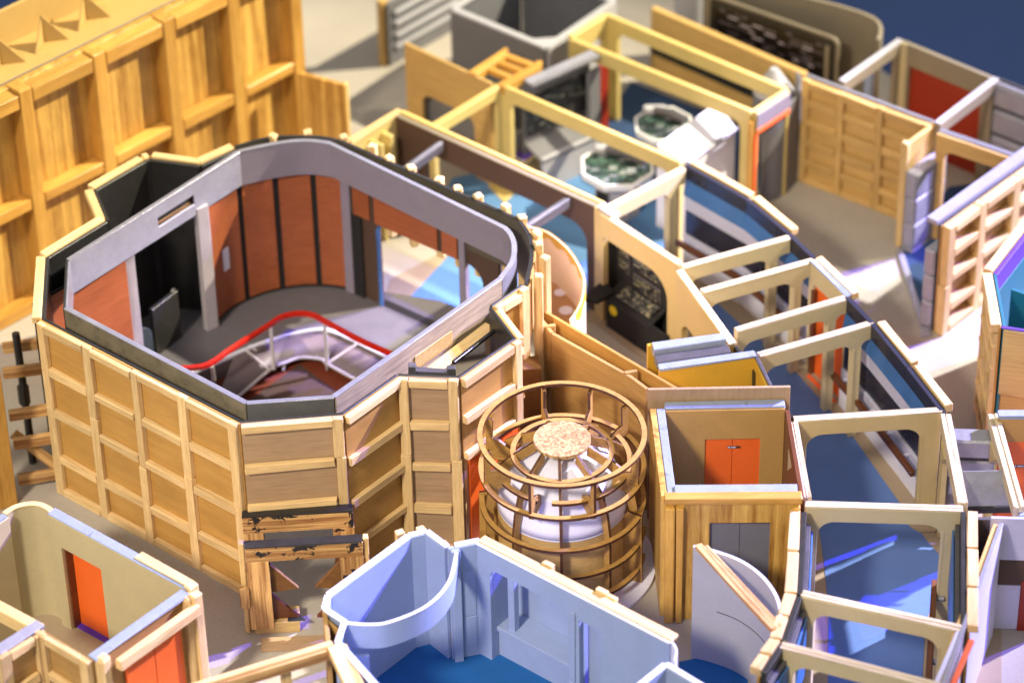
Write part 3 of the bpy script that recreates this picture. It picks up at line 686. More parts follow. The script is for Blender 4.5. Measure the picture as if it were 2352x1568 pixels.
# ================================================================== corridor frames
def leg_posts(t, p, z0, z1, wd, dp, mat, upv): bar('leg', up_(p, z1), up_(p, z0), wd, dp, mat, t, upv=upv)
def cross_frame(label, a, b, la, lb, head=1.15, th=.55, r=.9, mat='beige_frame', z=T, grp='corridor cross frames', gap=0.):
    """portal standing across the corridor: painted plywood with a raw double edge on top; gap: how far its outer leg keeps from the wall"""
    a, b = P(*a, z), P(*b, z); L = (hz(b)-hz(a)).length
    u = (hz(b)-hz(a)).normalized(); n = Vector((u.y, -u.x, 0))
    t = thing('corridor_portal', label, 'frame', up_(hz(a+b)/2, 0), grp)
    def outline(Lx, h):
        q = h-head; e = Lx-gap
        o = [(0, 0), (0, h), (Lx, h)]
        o += ([(Lx, q)]+[(e+.5*(1-math.sin(k*math.pi/10)), q-.5*(1-math.cos(k*math.pi/10))) for k in range(6)]) if gap else []
        return o+[(e, 0), (e-lb, 0)]+arc(e-lb-r, q-r, r, 0, 90)+arc(la+r, q-r, r, 90, 180)+[(la, 0)]
    wall('frame_board', a, b, 0, z-.06, th, mat, t, poly=outline, off=-th/2)
    for k in (-1, 1): bar('raw_edge', up_(hz(a)+n*k*th*.26, z+.03), up_(hz(b)+n*k*th*.26, z+.03), th*.46, .1, 'old_wood_edge', t, bev=.02)
    e = L-gap
    for x in ((e-lb+.1, e-.1) if gap else (e-lb+.12,)):
        bar('moulding', up_(hz(a)+u*x+n*(th/2+.04), z-head-r*.6), up_(hz(a)+u*x+n*(th/2+.04), 0), .16, .1, mat, t, upv=n, bev=.02)
    return t
cross_frame('first beige corridor frame, from the cream corner post to the striped wall', (1392, 478), (1570, 386), .45, .68, gap=1.0)
cross_frame('beige corridor frame meeting the cream console wall at its near end', (1566, 612), (1812, 545), .45, .68, gap=1.0)
cross_frame('beige corridor frame on the far side of the orange side door', (1612, 668), (1868, 597), .45, .68, gap=1.0)
cross_frame('beige corridor frame on the near side of the orange side door', (1690, 757), (1947, 682), .45, .68, gap=1.0)
cross_frame('beige corridor frame ending at the ochre box', (1742, 815), (2006, 740), .45, .68, gap=1.0)
cross_frame('wide cream portal frame at the right of the lift booth', (1824, 962), (2163, 941), .85, 1.35, 1.2, .6, 1.1, 'cream')
cross_frame('shaded portal frame at the near end of the striped corridor', (1850, 1157), (2212, 1168), .85, 1.3, 1.15, .6, 1.1)
cross_frame('slanting beige frame over the blue carpet in the near corridor', (1842, 1362), (2208, 1442), .9, 1.3, 1.1, .6, 1.0)
cross_frame('nearest beige corridor frame, cut by the lower picture edge', (1795, 1480), (2200, 1585), .9, 1.3, 1.1, .6, 1.0)

def striped_wall():
    t = thing('striped_corridor_wall', 'curving corridor wall with black, blue and lilac bands and brown handrail', 'wall', P(1990, 1000))
    W = [P(x, y, T) for x, y in ((1578, 378), (1720, 458), (1815, 537), (1872, 592))]
    V = [P(x, y, T) for x, y in ((1948, 682), (2006, 742), (2088, 842), (2166, 942))]
    def run(ps, whites):
        for i, (p, q) in enumerate(zip(ps, ps[1:])):
            u = (hz(q)-hz(p)).normalized(); n = Vector((u.y, -u.x, 0)); e = u*.02; a, b = hz(p)+e, hz(q)-e
            wall('back_sheet', a, b, 0, T-.1, .2, 'black', t, off=-.25)
            wall('black_cap', a, b, T-1.15, T+.05, .32, 'black_gloss', t, off=-.05)
            # sloping blue light strip under the cap
            ext('blue_band', rect(0, 0, (b-a).length, 1.5), .12, up_(a+n*.25, T-2.6), u, (Vector((0, 0, 1))-n*.15).normalized(), 'band_blue', t)
            wall('lilac_band', a, b, T-3.9, T-2.6, .2, 'band_lilac', t, off=.0)
            wall('black_band', a, b, T-6.1, T-3.95, .14, 'black_gloss', t)
            wall('lilac_band', a, b, T-7.5, T-6.15, .3, 'band_lilac', t)
            wall('white_band', a, b, .05, T-7.6, .36, 'white_soft', t)
            bar('handrail', up_(a+n*1.05, 3.3), up_(b+n*1.05-u*(1.6 if (p, q) == (V[2], V[3]) else 0), 3.3), .38, .45, 'brown_stain', t)
            L = (b-a).length; m = max(2, int(L/2.6))
            for k in range(m): bar('bracket', up_(a+n*.2+u*(L*(k+.5)/m), 3.0), up_(a+n*1.0+u*(L*(k+.5)/m), 3.0), .25, .2, 'band_lilac', t)
            if whites[i]:
                bar('outer_stick', up_(a-n*.55+u*.1, T+.12), up_(b-n*.55-u*.2, T+.12), .62, .6, 'balsa', t)
    run(W, (1, 1, 0)); run(V, (0, 1, 1))
    for x, y in ((1822, 540), (1990, 716), (2018, 755), (2044, 800)):
        p = P(x, y, T); bar('peg', up_(p+Vector((.5, .35, 0)), T+.3), up_(p+Vector((.5, .35, 0)), 5), .6, .6, 'balsa', t)
    bar('glue_block', up_(P(2163, 938, T), T+.3), up_(P(2163, 938, T), T-1), .55, .55, 'glue', t, bev=.1)
    bar('outer_stick', up_(P(2176, 946, T), T+.2), up_(P(2176, 946, T), 0), .7, .5, 'balsa', t)
    # side door between the middle frames
    d = thing('doorway_unit', 'bright orange door in a brown frame in the striped corridor wall', 'door', P(1900, 860))
    a, b = hz(P(1862, 600, T)), hz(P(1948, 682, T)); u = (b-a).normalized(); n = Vector((u.y, -u.x, 0)); L = (b-a).length
    wall('door_surround', a, b, 0, T, .3, 'beige_frame', d, poly=portal(.6, .2, 7.9, .0), off=-.2)
    wall('door_leaf', a+u*.5, b-u*.1, 0, 8.0, .15, 'orange', d, off=-.3)
    bar('door_jamb', up_(a+u*.7+n*.2, 7.4), up_(a+u*.7+n*.2, 0), .4, .5, 'brown_stain', d, upv=n)
    bar('top_edge', up_(a-n*.1, T+.12), up_(b-n*.1, T+.12), .5, .12, 'blue_grey_edge', d)
    bar('outer_stick', up_(a-n*.65, T+.15), up_(b-n*.65, T+.15), .6, .6, 'balsa', d)
    bar('door_sill', up_(a+u*.9+n*.4, .12), up_(b-u*.4+n*.4, .12), .3, .1, 'orange_edge', d)
striped_wall()

def corridor_floor():
    outer = [P(x, y, 0) for x, y in ((1550, 640), (1700, 770), (1790, 860), (1900, 985), (2000, 1110), (2120, 1270))]
    blue = [P(x, y) for x, y in ((1610, 660), (1640, 692), (1699, 745), (1795, 819), (1905, 942), (1940, 978), (2061, 1149), (2130, 1245), (2180, 1300), (2125, 1430), (2112, 1700), (1900, 1700), (1903, 1400), (1893, 1300), (1878, 1190), (1850, 1150), (1790, 1130), (1700, 1000), (1640, 880), (1600, 760))]
    struct(slab('blue_carpet', blue, .054, .09, 'carpet_blue', None, .0))
    # beige tongue at the foot of the cream post
    struct(slab('beige_floor_patch', [P(x, y) for x, y in ((2080, 1165), (2230, 1165), (2230, 1222), (2110, 1224), (2090, 1212), (2080, 1195))], .094, .12, 'board_floor', None, 0))
corridor_floor()

def near_corridor():
    # side beams joining the two portal frames
    def side_beam(label, a, b, zz=T):
        a, b = P(*a, zz), P(*b, zz); t = thing('side_portal', label, 'frame', up_(hz(a+b)/2, 0), 'corridor side frames')
        u = (hz(b)-hz(a)).normalized(); n = Vector((u.y, -u.x, 0)); L = (hz(b)-hz(a)).length
        for k in (-1, 1): bar('raw_edge', up_(hz(a)+n*k*.19+u*.2, zz+.12), up_(hz(b)+n*k*.19-u*.2, zz+.12), .36, .95, 'old_wood_edge', t)
        for x in (.95, 1.75): bar('leg', up_(hz(a)+u*x, zz-.8), up_(hz(a)+u*x, 0), .4, .5, 'cream', t, upv=u)
        bar('dark_slot', up_(hz(a)+u*1.35, zz-2.2), up_(hz(a)+u*1.35, 0), .3, .2, 'black', t, upv=u)
        ext('gusset', [(0, 0), (0, -1.9), (1.9, -.1), (1.9, 0)], .3, up_(hz(a)+u*2.0+n*.15, zz-.75), u, Vector((0, 0, 1)), 'cream', t)
        bar('leg', up_(hz(b)-u*.5, zz-.8), up_(hz(b)-u*.5, 0), .45, .5, 'cream', t, upv=u)
        bar('glue_block', up_(hz(b)+u*.1, zz+.25), up_(hz(b)+u*.1, zz-1), .55, .5, 'glue', t, bev=.1, jit=.05)
    side_beam('left side beam between the lift booth and the wide cream portal', (1819, 966), (1853, 1150))
    side_beam('right side beam beside the silver steps', (2170, 948), (2212, 1162))
    side_beam('pale side beam right of the silver steps, in front of an orange panel', (2280, 948), (2342, 1172))
    def low_wall(label, pts, band):
        t = thing('corridor_wall', label, 'wall', up_(hz(P(*pts[0], T)), 0), 'near corridor walls')
        for p, q in zip(pts, pts[1:]):
            a, b = hz(P(*p, T)), hz(P(*q, T)); u = (b-a).normalized(); n = Vector((u.y, -u.x, 0)); L = (b-a).length
            wall('black_core', a+u*.1, b-u*.1, 0, T, .35, 'black', t, off=-.2)
            m = max(2, int(L/3.4))
            for k in range(m): bar('outer_stick', up_(a+u*(L*k/m+.1)+n*.55, T+.12+random.uniform(-.05, .05)), up_(a+u*(L*(k+1)/m-.12)+n*.55, T+.12), .72, .6, 'balsa', t)
            wall('outer_sheet', a, b, 0, T-.5, .2, 'ply_honey', t, off=.2)
            for z0, z1, mm in ((T-3.4, T-.9, 'silver_dark'), (3.4, T-3.5, 'white_soft'), (.05, 3.3, 'lavender_grey')):
                wall(band, a+u*.3, b-u*.3, z0, z1, .3, mm, t, off=-.5)
            wall('blue_panel', a+u*.4, b-u*.4, T-6.2, T-1.3, .12, 'band_blue' if mm != 'x' else 'black', t, off=-.66)
    low_wall('white stick-topped corridor wall in front of the lift booth doorway', [(1846, 1172), (1836, 1366), (1800, 1472), (1752, 1545)], 'lilac_band')
    low_wall('right-hand near corridor wall with rounded blue panel', [(2214, 1440), (2214, 1172)], 'lilac_band')
    t = thing('short_handrail', 'short dark brown handrail on grey brackets in the near corridor', 'handrail', P(2140, 1500))
    bar('rail', P(2147, 1330, 2.6), P(2132, 1568, 2.6), .4, .6, 'brown_stain', t)
    for x, y in ((2160, 1370), (2147, 1515)): bar('bracket', P(x-14, y, 2.3), P(x+10, y, 2.3), .3, .3, 'silver_grey', t)
near_corridor()

# ================================================================== cream console wall
def console_walls():
    t = thing('console_wall', 'cream wall with a black console and lit screens in its rounded alcove', 'wall', P(1450, 820))
    a, b = P(1384, 490, T), P(1562, 606, T); L = (hz(b)-hz(a)).length; u = (hz(b)-hz(a)).normalized(); n = Vector((u.y, -u.x, 0))
    wall('cream_board', a, b, 0, T, .5, 'cream', t, poly=portal(.3, 1.1, 7.6, .1, 2.0), off=-.3)
    bar('raw_edge', up_(hz(a), T+.1), up_(hz(b), T+.1), .55, .12, 'old_wood_edge', t)
    bar('corner_post', up_(hz(a)-u*.35+n*.1, T+.1), up_(hz(a)-u*.35+n*.1, 0), .95, .9, 'cream', t, upv=n)
    bar('near_post', up_(hz(b)-u*.1+n*.3, T-.6), up_(hz(b)-u*.1+n*.3, 0), .9, .7, 'cream', t, upv=n)
    bar('glue_block', up_(hz(b)-u*.3+n*.5, T+.3), up_(hz(b)-u*.3+n*.5, T-.4), .9, .7, 'balsa', t)
    bar('cap_block', up_(hz(a)-u*.6-n*.4, T+.35), up_(hz(a)+u*1.0-n*.4, T+.3), .7, .4, 'band_lilac', t)
    wall('alcove_back', hz(a)-u*.1, hz(b)-u*.6, 0, 7.9, .2, 'black_matt', t, off=-1.3)
    wall('alcove_side', hz(a)+u*.25-n*1.2, hz(a)+u*.25-n*.1, 0, 7.7, .12, 'black_matt', t)
    wall('alcove_side', hz(b)-u*1.0-n*.1, hz(b)-u*1.0-n*1.3, 0, 7.7, .15, 'black_matt', t)
    for x0, x1, z0, z1 in ((.6, 1.75, 4.4, 6.5), (2.2, 5.2, 5.3, 6.6), (2.2, 5.2, 3.6, 4.9)):
        f_ = wall('screen', hz(a)+u*x0, hz(a)+u*x1, z0, z1, .08, 'silver_dark', t, off=-1.1); wall('screen_print', hz(a)+u*(x0+.08), hz(a)+u*(x1-.08), z0+.08, z1-.08, .03, 'print_console', f_, off=-1.015, bev=0)
    dn_ = (n-Vector((0, 0, .45))).normalized()
    dk = ext('desk', [(0, 0), (5.0, 0), (5.0, 1.9), (0, 1.9)], .25, up_(hz(a)+u*.8-n*1.1, 3.5), u, dn_, 'black_matt', t)
    ext('desk_screen', rect(1.0, .35, 4.6, 1.5), .03, up_(hz(a)+u*.8-n*1.1, 3.77), u, dn_, 'print_console', dk, 0)
    ext('desk_wing', [(0, 0), (1.5, .1), (1.7, 2.0), (.5, 2.6)], .35, up_(hz(a)-u*.2-n*.2, 3.3), u, n, 'black_matt', t)
    wall('kneehole', hz(a)+u*.9, hz(b)-u*.7, 0, 2.9, .15, 'black_matt', t, off=.3)
    ext('yellow_dot', arc(0, 0, .42, 0, 345, 23), .03, up_(hz(a)+u*1.7+n*.46, 1.9), u, Vector((0, 0, 1)), 'yellow_dot', t, 0)
    t = thing('arch_wall', 'cream wall with a dark narrow arch between console wall and ochre box', 'wall', P(1610, 880))
    a, b = P(1561, 622, T), P(1683, 792, T); L = (hz(b)-hz(a)).length; u = (hz(b)-hz(a)).normalized(); n = Vector((u.y, -u.x, 0))
    wall('cream_board', a, b, 0, T, .45, 'cream', t, poly=portal(1.0, L-4.0, 6.0, 1.4), off=-.2)
    bar('raw_edge', up_(hz(a), T+.1), up_(hz(b), T+.1), .6, .12, 'old_wood_edge', t)
    wall('arch_back', hz(a)+u*.8, hz(a)+u*4.4, 0, 6.2, .15, 'black_matt', t, off=-1.0)
    for k in range(3): wall('arch_screen', hz(a)+u*(1.3+k*.85), hz(a)+u*(1.9+k*.85), 2.6, 4.8, .05, 'print_console', t, off=-.8)
    t = thing('corridor_edge_wall', 'thin black corridor wall edge running down past the ochre box', 'wall', P(1740, 1000))
    wall('black_sheet', P(1686, 780, T), P(1772, 886, T), 0, T-.2, .25, 'black', t)
    wall('black_sheet', P(1772, 886, T), P(1826, 952, T), 0, T-.2, .25, 'black', t)
console_walls()

# ================================================================== console hall behind the faceted room
def hall():
    # brown wall with the wide opening, yellow edge behind
    t = thing('brown_wall', 'dark brown wall with a wide round-cornered opening behind the faceted room', 'wall', P(1150, 640))
    a, b = P(916, 262, T), P(1382, 474, T); u = (hz(b)-hz(a)).normalized(); n = Vector((u.y, -u.x, 0)); L = (hz(b)-hz(a)).length
    wall('brown_board', a, b, 0, T, .35, 'dark_brown', t, poly=portal(2.9, 1.15, T-2.1, .2, 1.6))
    wall('yellow_board', a, b, 0, T-.05, .3, 'cream_yellow', t, poly=portal(2.9, 1.15, T-2.1, .2, 1.6), off=-.36)
    bar('yellow_edge', up_(hz(a)-n*.3, T+.12), up_(hz(b)-n*.3, T+.12), .42, .16, 'yellow_edge', t)
    bar('pale_edge', up_(hz(a)+n*.2, T+.08), up_(hz(b)+n*.2, T+.08), .4, .12, 'taupe', t)
    for p, q in (((928, 388), (1012, 326)), ((1200, 522), (1304, 456))):
        s_ = thing('cross_bar', 'dark silver bar from the brown wall '+('towards the far pegs' if p[0] < 1000 else 'towards the curved tray'), 'bar', up_(hz(P(*p, T)), 0))
        A, B = P(*p, T), P(*q, T); bar('bar', A, B, .55, .7, 'silver_dark', s_); bar('top_strip', A+Vector((.12, 0, .04)), B+Vector((.12, 0, .04)), .2, .06, 'silver', s_)
    # white-edged return with small yellow panels
    t = thing('return_panel', 'pale topped return with yellow panels at the far end of the brown wall', 'panel', P(870, 500))
    a, b = P(802, 326, T), P(919, 253, T); u = (hz(b)-hz(a)).normalized()
    wall('panel', a, b, 0, T, .25, 'cream_yellow', t); bar('white_edge', up_(hz(a), T+.12), up_(hz(b), T+.12), .6, .4, 'balsa', t)
    n = Vector((u.y, -u.x, 0))
    wall('fin', hz(a)+u*2.2+n*.2, hz(a)+u*2.2+n*1.5, 0, T-.7, .3, 'cream_yellow', t); wall('fin', hz(a)+u*3.6+n*.2, hz(a)+u*3.6+n*1.2, 0, T-.7, .4, 'cream_yellow', t)
    wall('dark_plinth', hz(a)+u*3.0+n*1.6, hz(a)+u*5.0+n*1.6, 0, 2.4, .4, 'black_matt', t)
    # tan board with dark arch
    t = thing('tan_arch_board', 'plain tan board with a dark arched opening near the pine flats', 'board', P(1040, 400))
    a, b = P(934, 96, T), P(1134, 190, T)
    wall('board', a, b, 0, T, .3, 'tan_ply', t, poly=portal(1.7, 1.9, 5.6, 1.0)); wall('arch_back', a, b, 0, 6.2, .2, 'slate', t, off=-.9)
    # yellow beams
    def yframe(name, label, a, b, la, lb, head, mat='cream_yellow', brace=True, th=.5, z=T):
        t = thing(name, label, 'frame', up_(hz(P(*a, z)+P(*b, z))/2, 0), 'yellow hall frames')
        A, B = P(*a, z), P(*b, z); L = (hz(B)-hz(A)).length
        wall('frame_board', A, B, 0, z, th, mat, t, poly=portal(la, lb, z-head, .7 if brace else .15), off=-th/2)
        bar('top_edge', up_(hz(A), z+.1), up_(hz(B), z+.1), th*.95, .12, 'yellow_edge', t)
        return t, hz(A), hz(B)
    yframe('hall_portal', 'short yellow beam from the brown wall to the tan arch board corner', (990, 292), (1148, 196), .5, .5, .9)
    yframe('hall_portal', 'long yellow frame in front of the octagonal console table', (1152, 196), (1566, 374), 1.0, 1.0, 1.1)
    t, A, B = yframe('hall_portal', 'front side of the raised yellow rectangular frame', (1312, 90), (1728, 258), 1.3, .9, 1.1)
    yframe('hall_portal', 'back side of the raised yellow rectangular frame', (1392, 34), (1805, 206), 1.3, .9, 1.1)
    yframe('hall_portal', 'far left short side of the yellow rectangular frame', (1310, 84), (1390, 36), .4, .4, 1.6)
    t, A, B = yframe('hall_portal', 'right short side of the yellow rectangular frame with orange stripe', (1732, 258), (1808, 208), .3, .3, 1.5)
    u = (B-A).normalized(); n = Vector((u.y, -u.x, 0)); wall('orange_stripe', A, B, T-1.9, T-1.5, .1, 'orange_edge', t, off=.28); wall('grey_facing', A, B, T-1.4, T-.1, .08, 'lavender_grey', t, off=.28)
    bar('orange_edge', up_(A+n*.3, T-1.9), up_(A+n*.3, 0), .35, .3, 'orange_edge', t, upv=n); bar('pine_leg', up_(A-u*.3+n*.2, T-.6), up_(A-u*.3+n*.2, 0), .5, .4, 'pine_post', t, upv=n)
    # small wood ladder lying level
    t = thing('wooden_ladder', 'small level wooden ladder frame beside the tan arch board', 'frame', P(1160, 300))
    for p, q in (((1085, 168), (1160, 118)), ((1150, 196), (1238, 148))): bar('rail', P(*p, T+.2), P(*q, T+.2), .75, .8, 'pine_post', t)
    for f in (.35, .65, .93): bar('rung', P(1085+75*f, 168-50*f, T), P(1150+88*f, 196-48*f, T), .45, .5, 'pine_post', t)
    for x, y in ((1160, 118), (1238, 148)): bar('leg', P(x, y, T-.4), up_(P(x, y, T-.4), 0), .5, .5, 'pine_post', t, upv=Vector((0, -1, 0)))
    # grey console with sloping top
    t = thing('grey_console', 'grey sloping console with dark screens under the yellow frame', 'console', P(1270, 330))
    a, b = P(1214, 190, T), P(1368, 122, T); u = (hz(b)-hz(a)).normalized(); n = Vector((u.y, -u.x, 0)); L = (hz(b)-hz(a)).length
    ext('hood', rect(0, 0, L, .8), .2, up_(hz(a)+n*.2, T-.25), u, (-n*.9+Vector((0, 0, .1))).normalized(), 'silver_grey', t)
    bar('hood_edge', up_(hz(a)+n*.4, T+.05), up_(hz(b)+n*.4, T+.05), .35, .3, 'silver', t)
    wall('console_back', a, b, 0, T-.3, .3, 'slate', t, off=-1.0)
    wall('screen_bank', hz(a)+u*.2, hz(b)-u*.2, 4.2, 7.6, .15, 'print_bank', t, off=-.6); ext('desk', rect(0, 0, L, 2.2), .3, up_(hz(a)-n*.5, 3.6), u, (n-Vector((0, 0, .3))).normalized(), 'slate', t)
    wall('desk_front', hz(a)+u*.1, hz(b)-u*.1, 0, 3.1, .3, 'grey_card', t, off=1.2)
    t = thing('red_cabinet', 'narrow red-orange cabinet end beside the grey console', 'cabinet', P(1360, 280))
    wall('side', P(1372, 150, 8), P(1392, 140, 8), 0, 8, .3, 'orange_deep', t); wall('grey_front', P(1346, 166, 8), P(1371, 152, 8), 0, 8, .4, 'slate', t)
    t = thing('white_bench', 'low white bench with violet cushion between yellow frames', 'bench', P(1260, 400))
    a, b = P(1200, 372, 2.2), P(1322, 296, 2.2)
    wall('front', a, b, 0, 2.2, .3, 'cream', t); u = (hz(b)-hz(a)).normalized(); n = Vector((u.y, -u.x, 0)); L = (hz(b)-hz(a)).length
    ext('seat', rect(0, 0, L, 1.6), .3, up_(hz(a)-n*1.3, 2.1), u, n, 'white', t); ext('cushion', rect(L*.05, .25, L*.36, 1.3), .3, up_(hz(a)-n*1.3, 2.41), u, n, 'purple', t)
    ext('back_rest', rect(0, 0, L, 1.6), .3, up_(hz(a)-n*1.6, 2.2), u, Vector((0, 0, 1)), 'grey_card', t)
    # octagonal tables
    def octo(label, ctr, rx, ry, z, sep):
        c = hz(P(*ctr, z)); t = thing('console_table', label, 'console table', c, 'octagonal consoles')
        ang = [math.radians(a) for a in (22, 68, 112, 158, 202, 248, 292, 338)]
        ax = Vector((.80, -.60, 0)) if False else Vector((1, 0, 0)); ay = Vector((0, 1, 0))
        o = [(rx*math.cos(a), ry*math.sin(a)) for a in ang]; i_ = [(x*.91, y*.91) for x, y in o]
        ext('top_rim', o, .3, up_(c, z-.3), ax, ay, 'white', t, .04, [i_])
        ext('panel_print', i_, .1, up_(c, z-.22), ax, ay, 'print_table', t, 0)
        ext('underside', [(x*.97, y*.97) for x, y in o], .25, up_(c, z-.6), ax, ay, 'white', t)
        ext('pedestal', [(x*.62, y*.62) for x, y in o], z-.6, c, ax, ay, 'grey_card', t)
        ext('pedestal_grille', rect(-.5, 0, .5, 1.8), .08, up_(c+Vector((-rx*.42, -ry*.60, 0)), z-3.0), Vector((.8, -.6, 0)), Vector((0, 0, 1)), 'black_matt', t)
        tube('arm_tube', [up_(c, z+.25)+Vector((-rx*.25, ry*.55, 0)), up_(c, z+.35)+Vector((rx*.15, ry*.35, 0)), up_(c, z+.2)+Vector((rx*.7, ry*.0, 0))], .35, 'silver_dark', t)
        ext('upper_deck', rrect(-.9, -.4, .9, .4, .3), .45, up_(c, z)+Vector((-rx*.25, ry*.62, 0)), ax, ay, 'grey_card', t)
    octo('white octagonal console table with green printed top, nearer one', (1418, 378), 3.0, 3.1, 4.2, 0)
    octo('darker octagonal console table further back, beside the white wedge', (1524, 283), 2.4, 2.6, 4.2, 0)
    # white wedge
    t = thing('white_wedge', 'bright white sloping block at the right end of the console hall', 'block', P(1620, 440))
    q = [P(1508, 332, 7.6), P(1647, 234, 7.6), P(1690, 292, 7.0), P(1576, 372, 7.0)]
    bm = bmesh.new(); O = hz(q[0]); vs = [bm.verts.new((p-O)*U) for p in q]+[bm.verts.new((hz(p)-O)*U) for p in q]
    bm.faces.new(vs[:4]); bm.faces.new(vs[4:][::-1])
    for i in range(4): bm.faces.new((vs[i], vs[4+i], vs[4+(i+1) % 4], vs[(i+1) % 4]))
    finish('block', bm, 'white_soft', t, Matrix.Translation(O*U), .06, False, .0)
    bar('front_lip', q[3]+Vector((.1, -.1, .1)), q[2]+Vector((.1, -.1, .1)), .3, .3, 'silver_grey', t)
    # dark curved screen right of the frame
    t = thing('curved_grey_screen', 'tall dark grey curved screen beside the orange striped post', 'screen', P(1800, 440))
    cw = cat([P(x, y, 8.2) for x, y in ((1750, 262), (1790, 250), (1825, 222), (1838, 190), (1828, 165))], 6)
    curved('sheet', cw, 0, 8.2, .2, 'slate', t)
    t = thing('grey_funnel', 'small grey cone-topped pillar behind the yellow rectangular frame', 'pillar', P(1785, 330))
    c = P(1778, 168, 8); ring('cone', c, .2, 1.6, 0, 6.4, 'slate', t, seg=24); 
    bm = bmesh.new(); bmesh.ops.create_cone(bm, cap_ends=True, segments=24, radius1=1.6*U, radius2=.3*U, depth=2*U); finish('tip', bm, 'grey_card', t, Matrix.Translation(up_(hz(c), 7.4)*U), 0, True)
    # floors
    struct(slab('hall_carpet_light', [P(x, y) for x, y in ((925, 703), (1047, 572), (1005, 470), (1040, 410), (1180, 385), (1300, 350), (1420, 340), (1560, 470), (1545, 560), (1350, 715), (1300, 770), (1060, 790))], .06, .1, 'carpet_light', None, 0))
    struct(slab('hall_carpet_dark', [P(x, y) for x, y in ((1420, 338), (1490, 400), (1560, 480), (1720, 470), (1800, 330), (1450, 190), (1380, 290))], .104, .14, 'carpet_navy', None, 0))
    struct(slab('hall_floor_strip', [P(x, y) for x, y in ((1160, 470), (1230, 400), (1330, 345), (1400, 320), (1370, 300), (1250, 350), (1120, 430))], .145, .17, 'cream_yellow', None, 0))
hall()

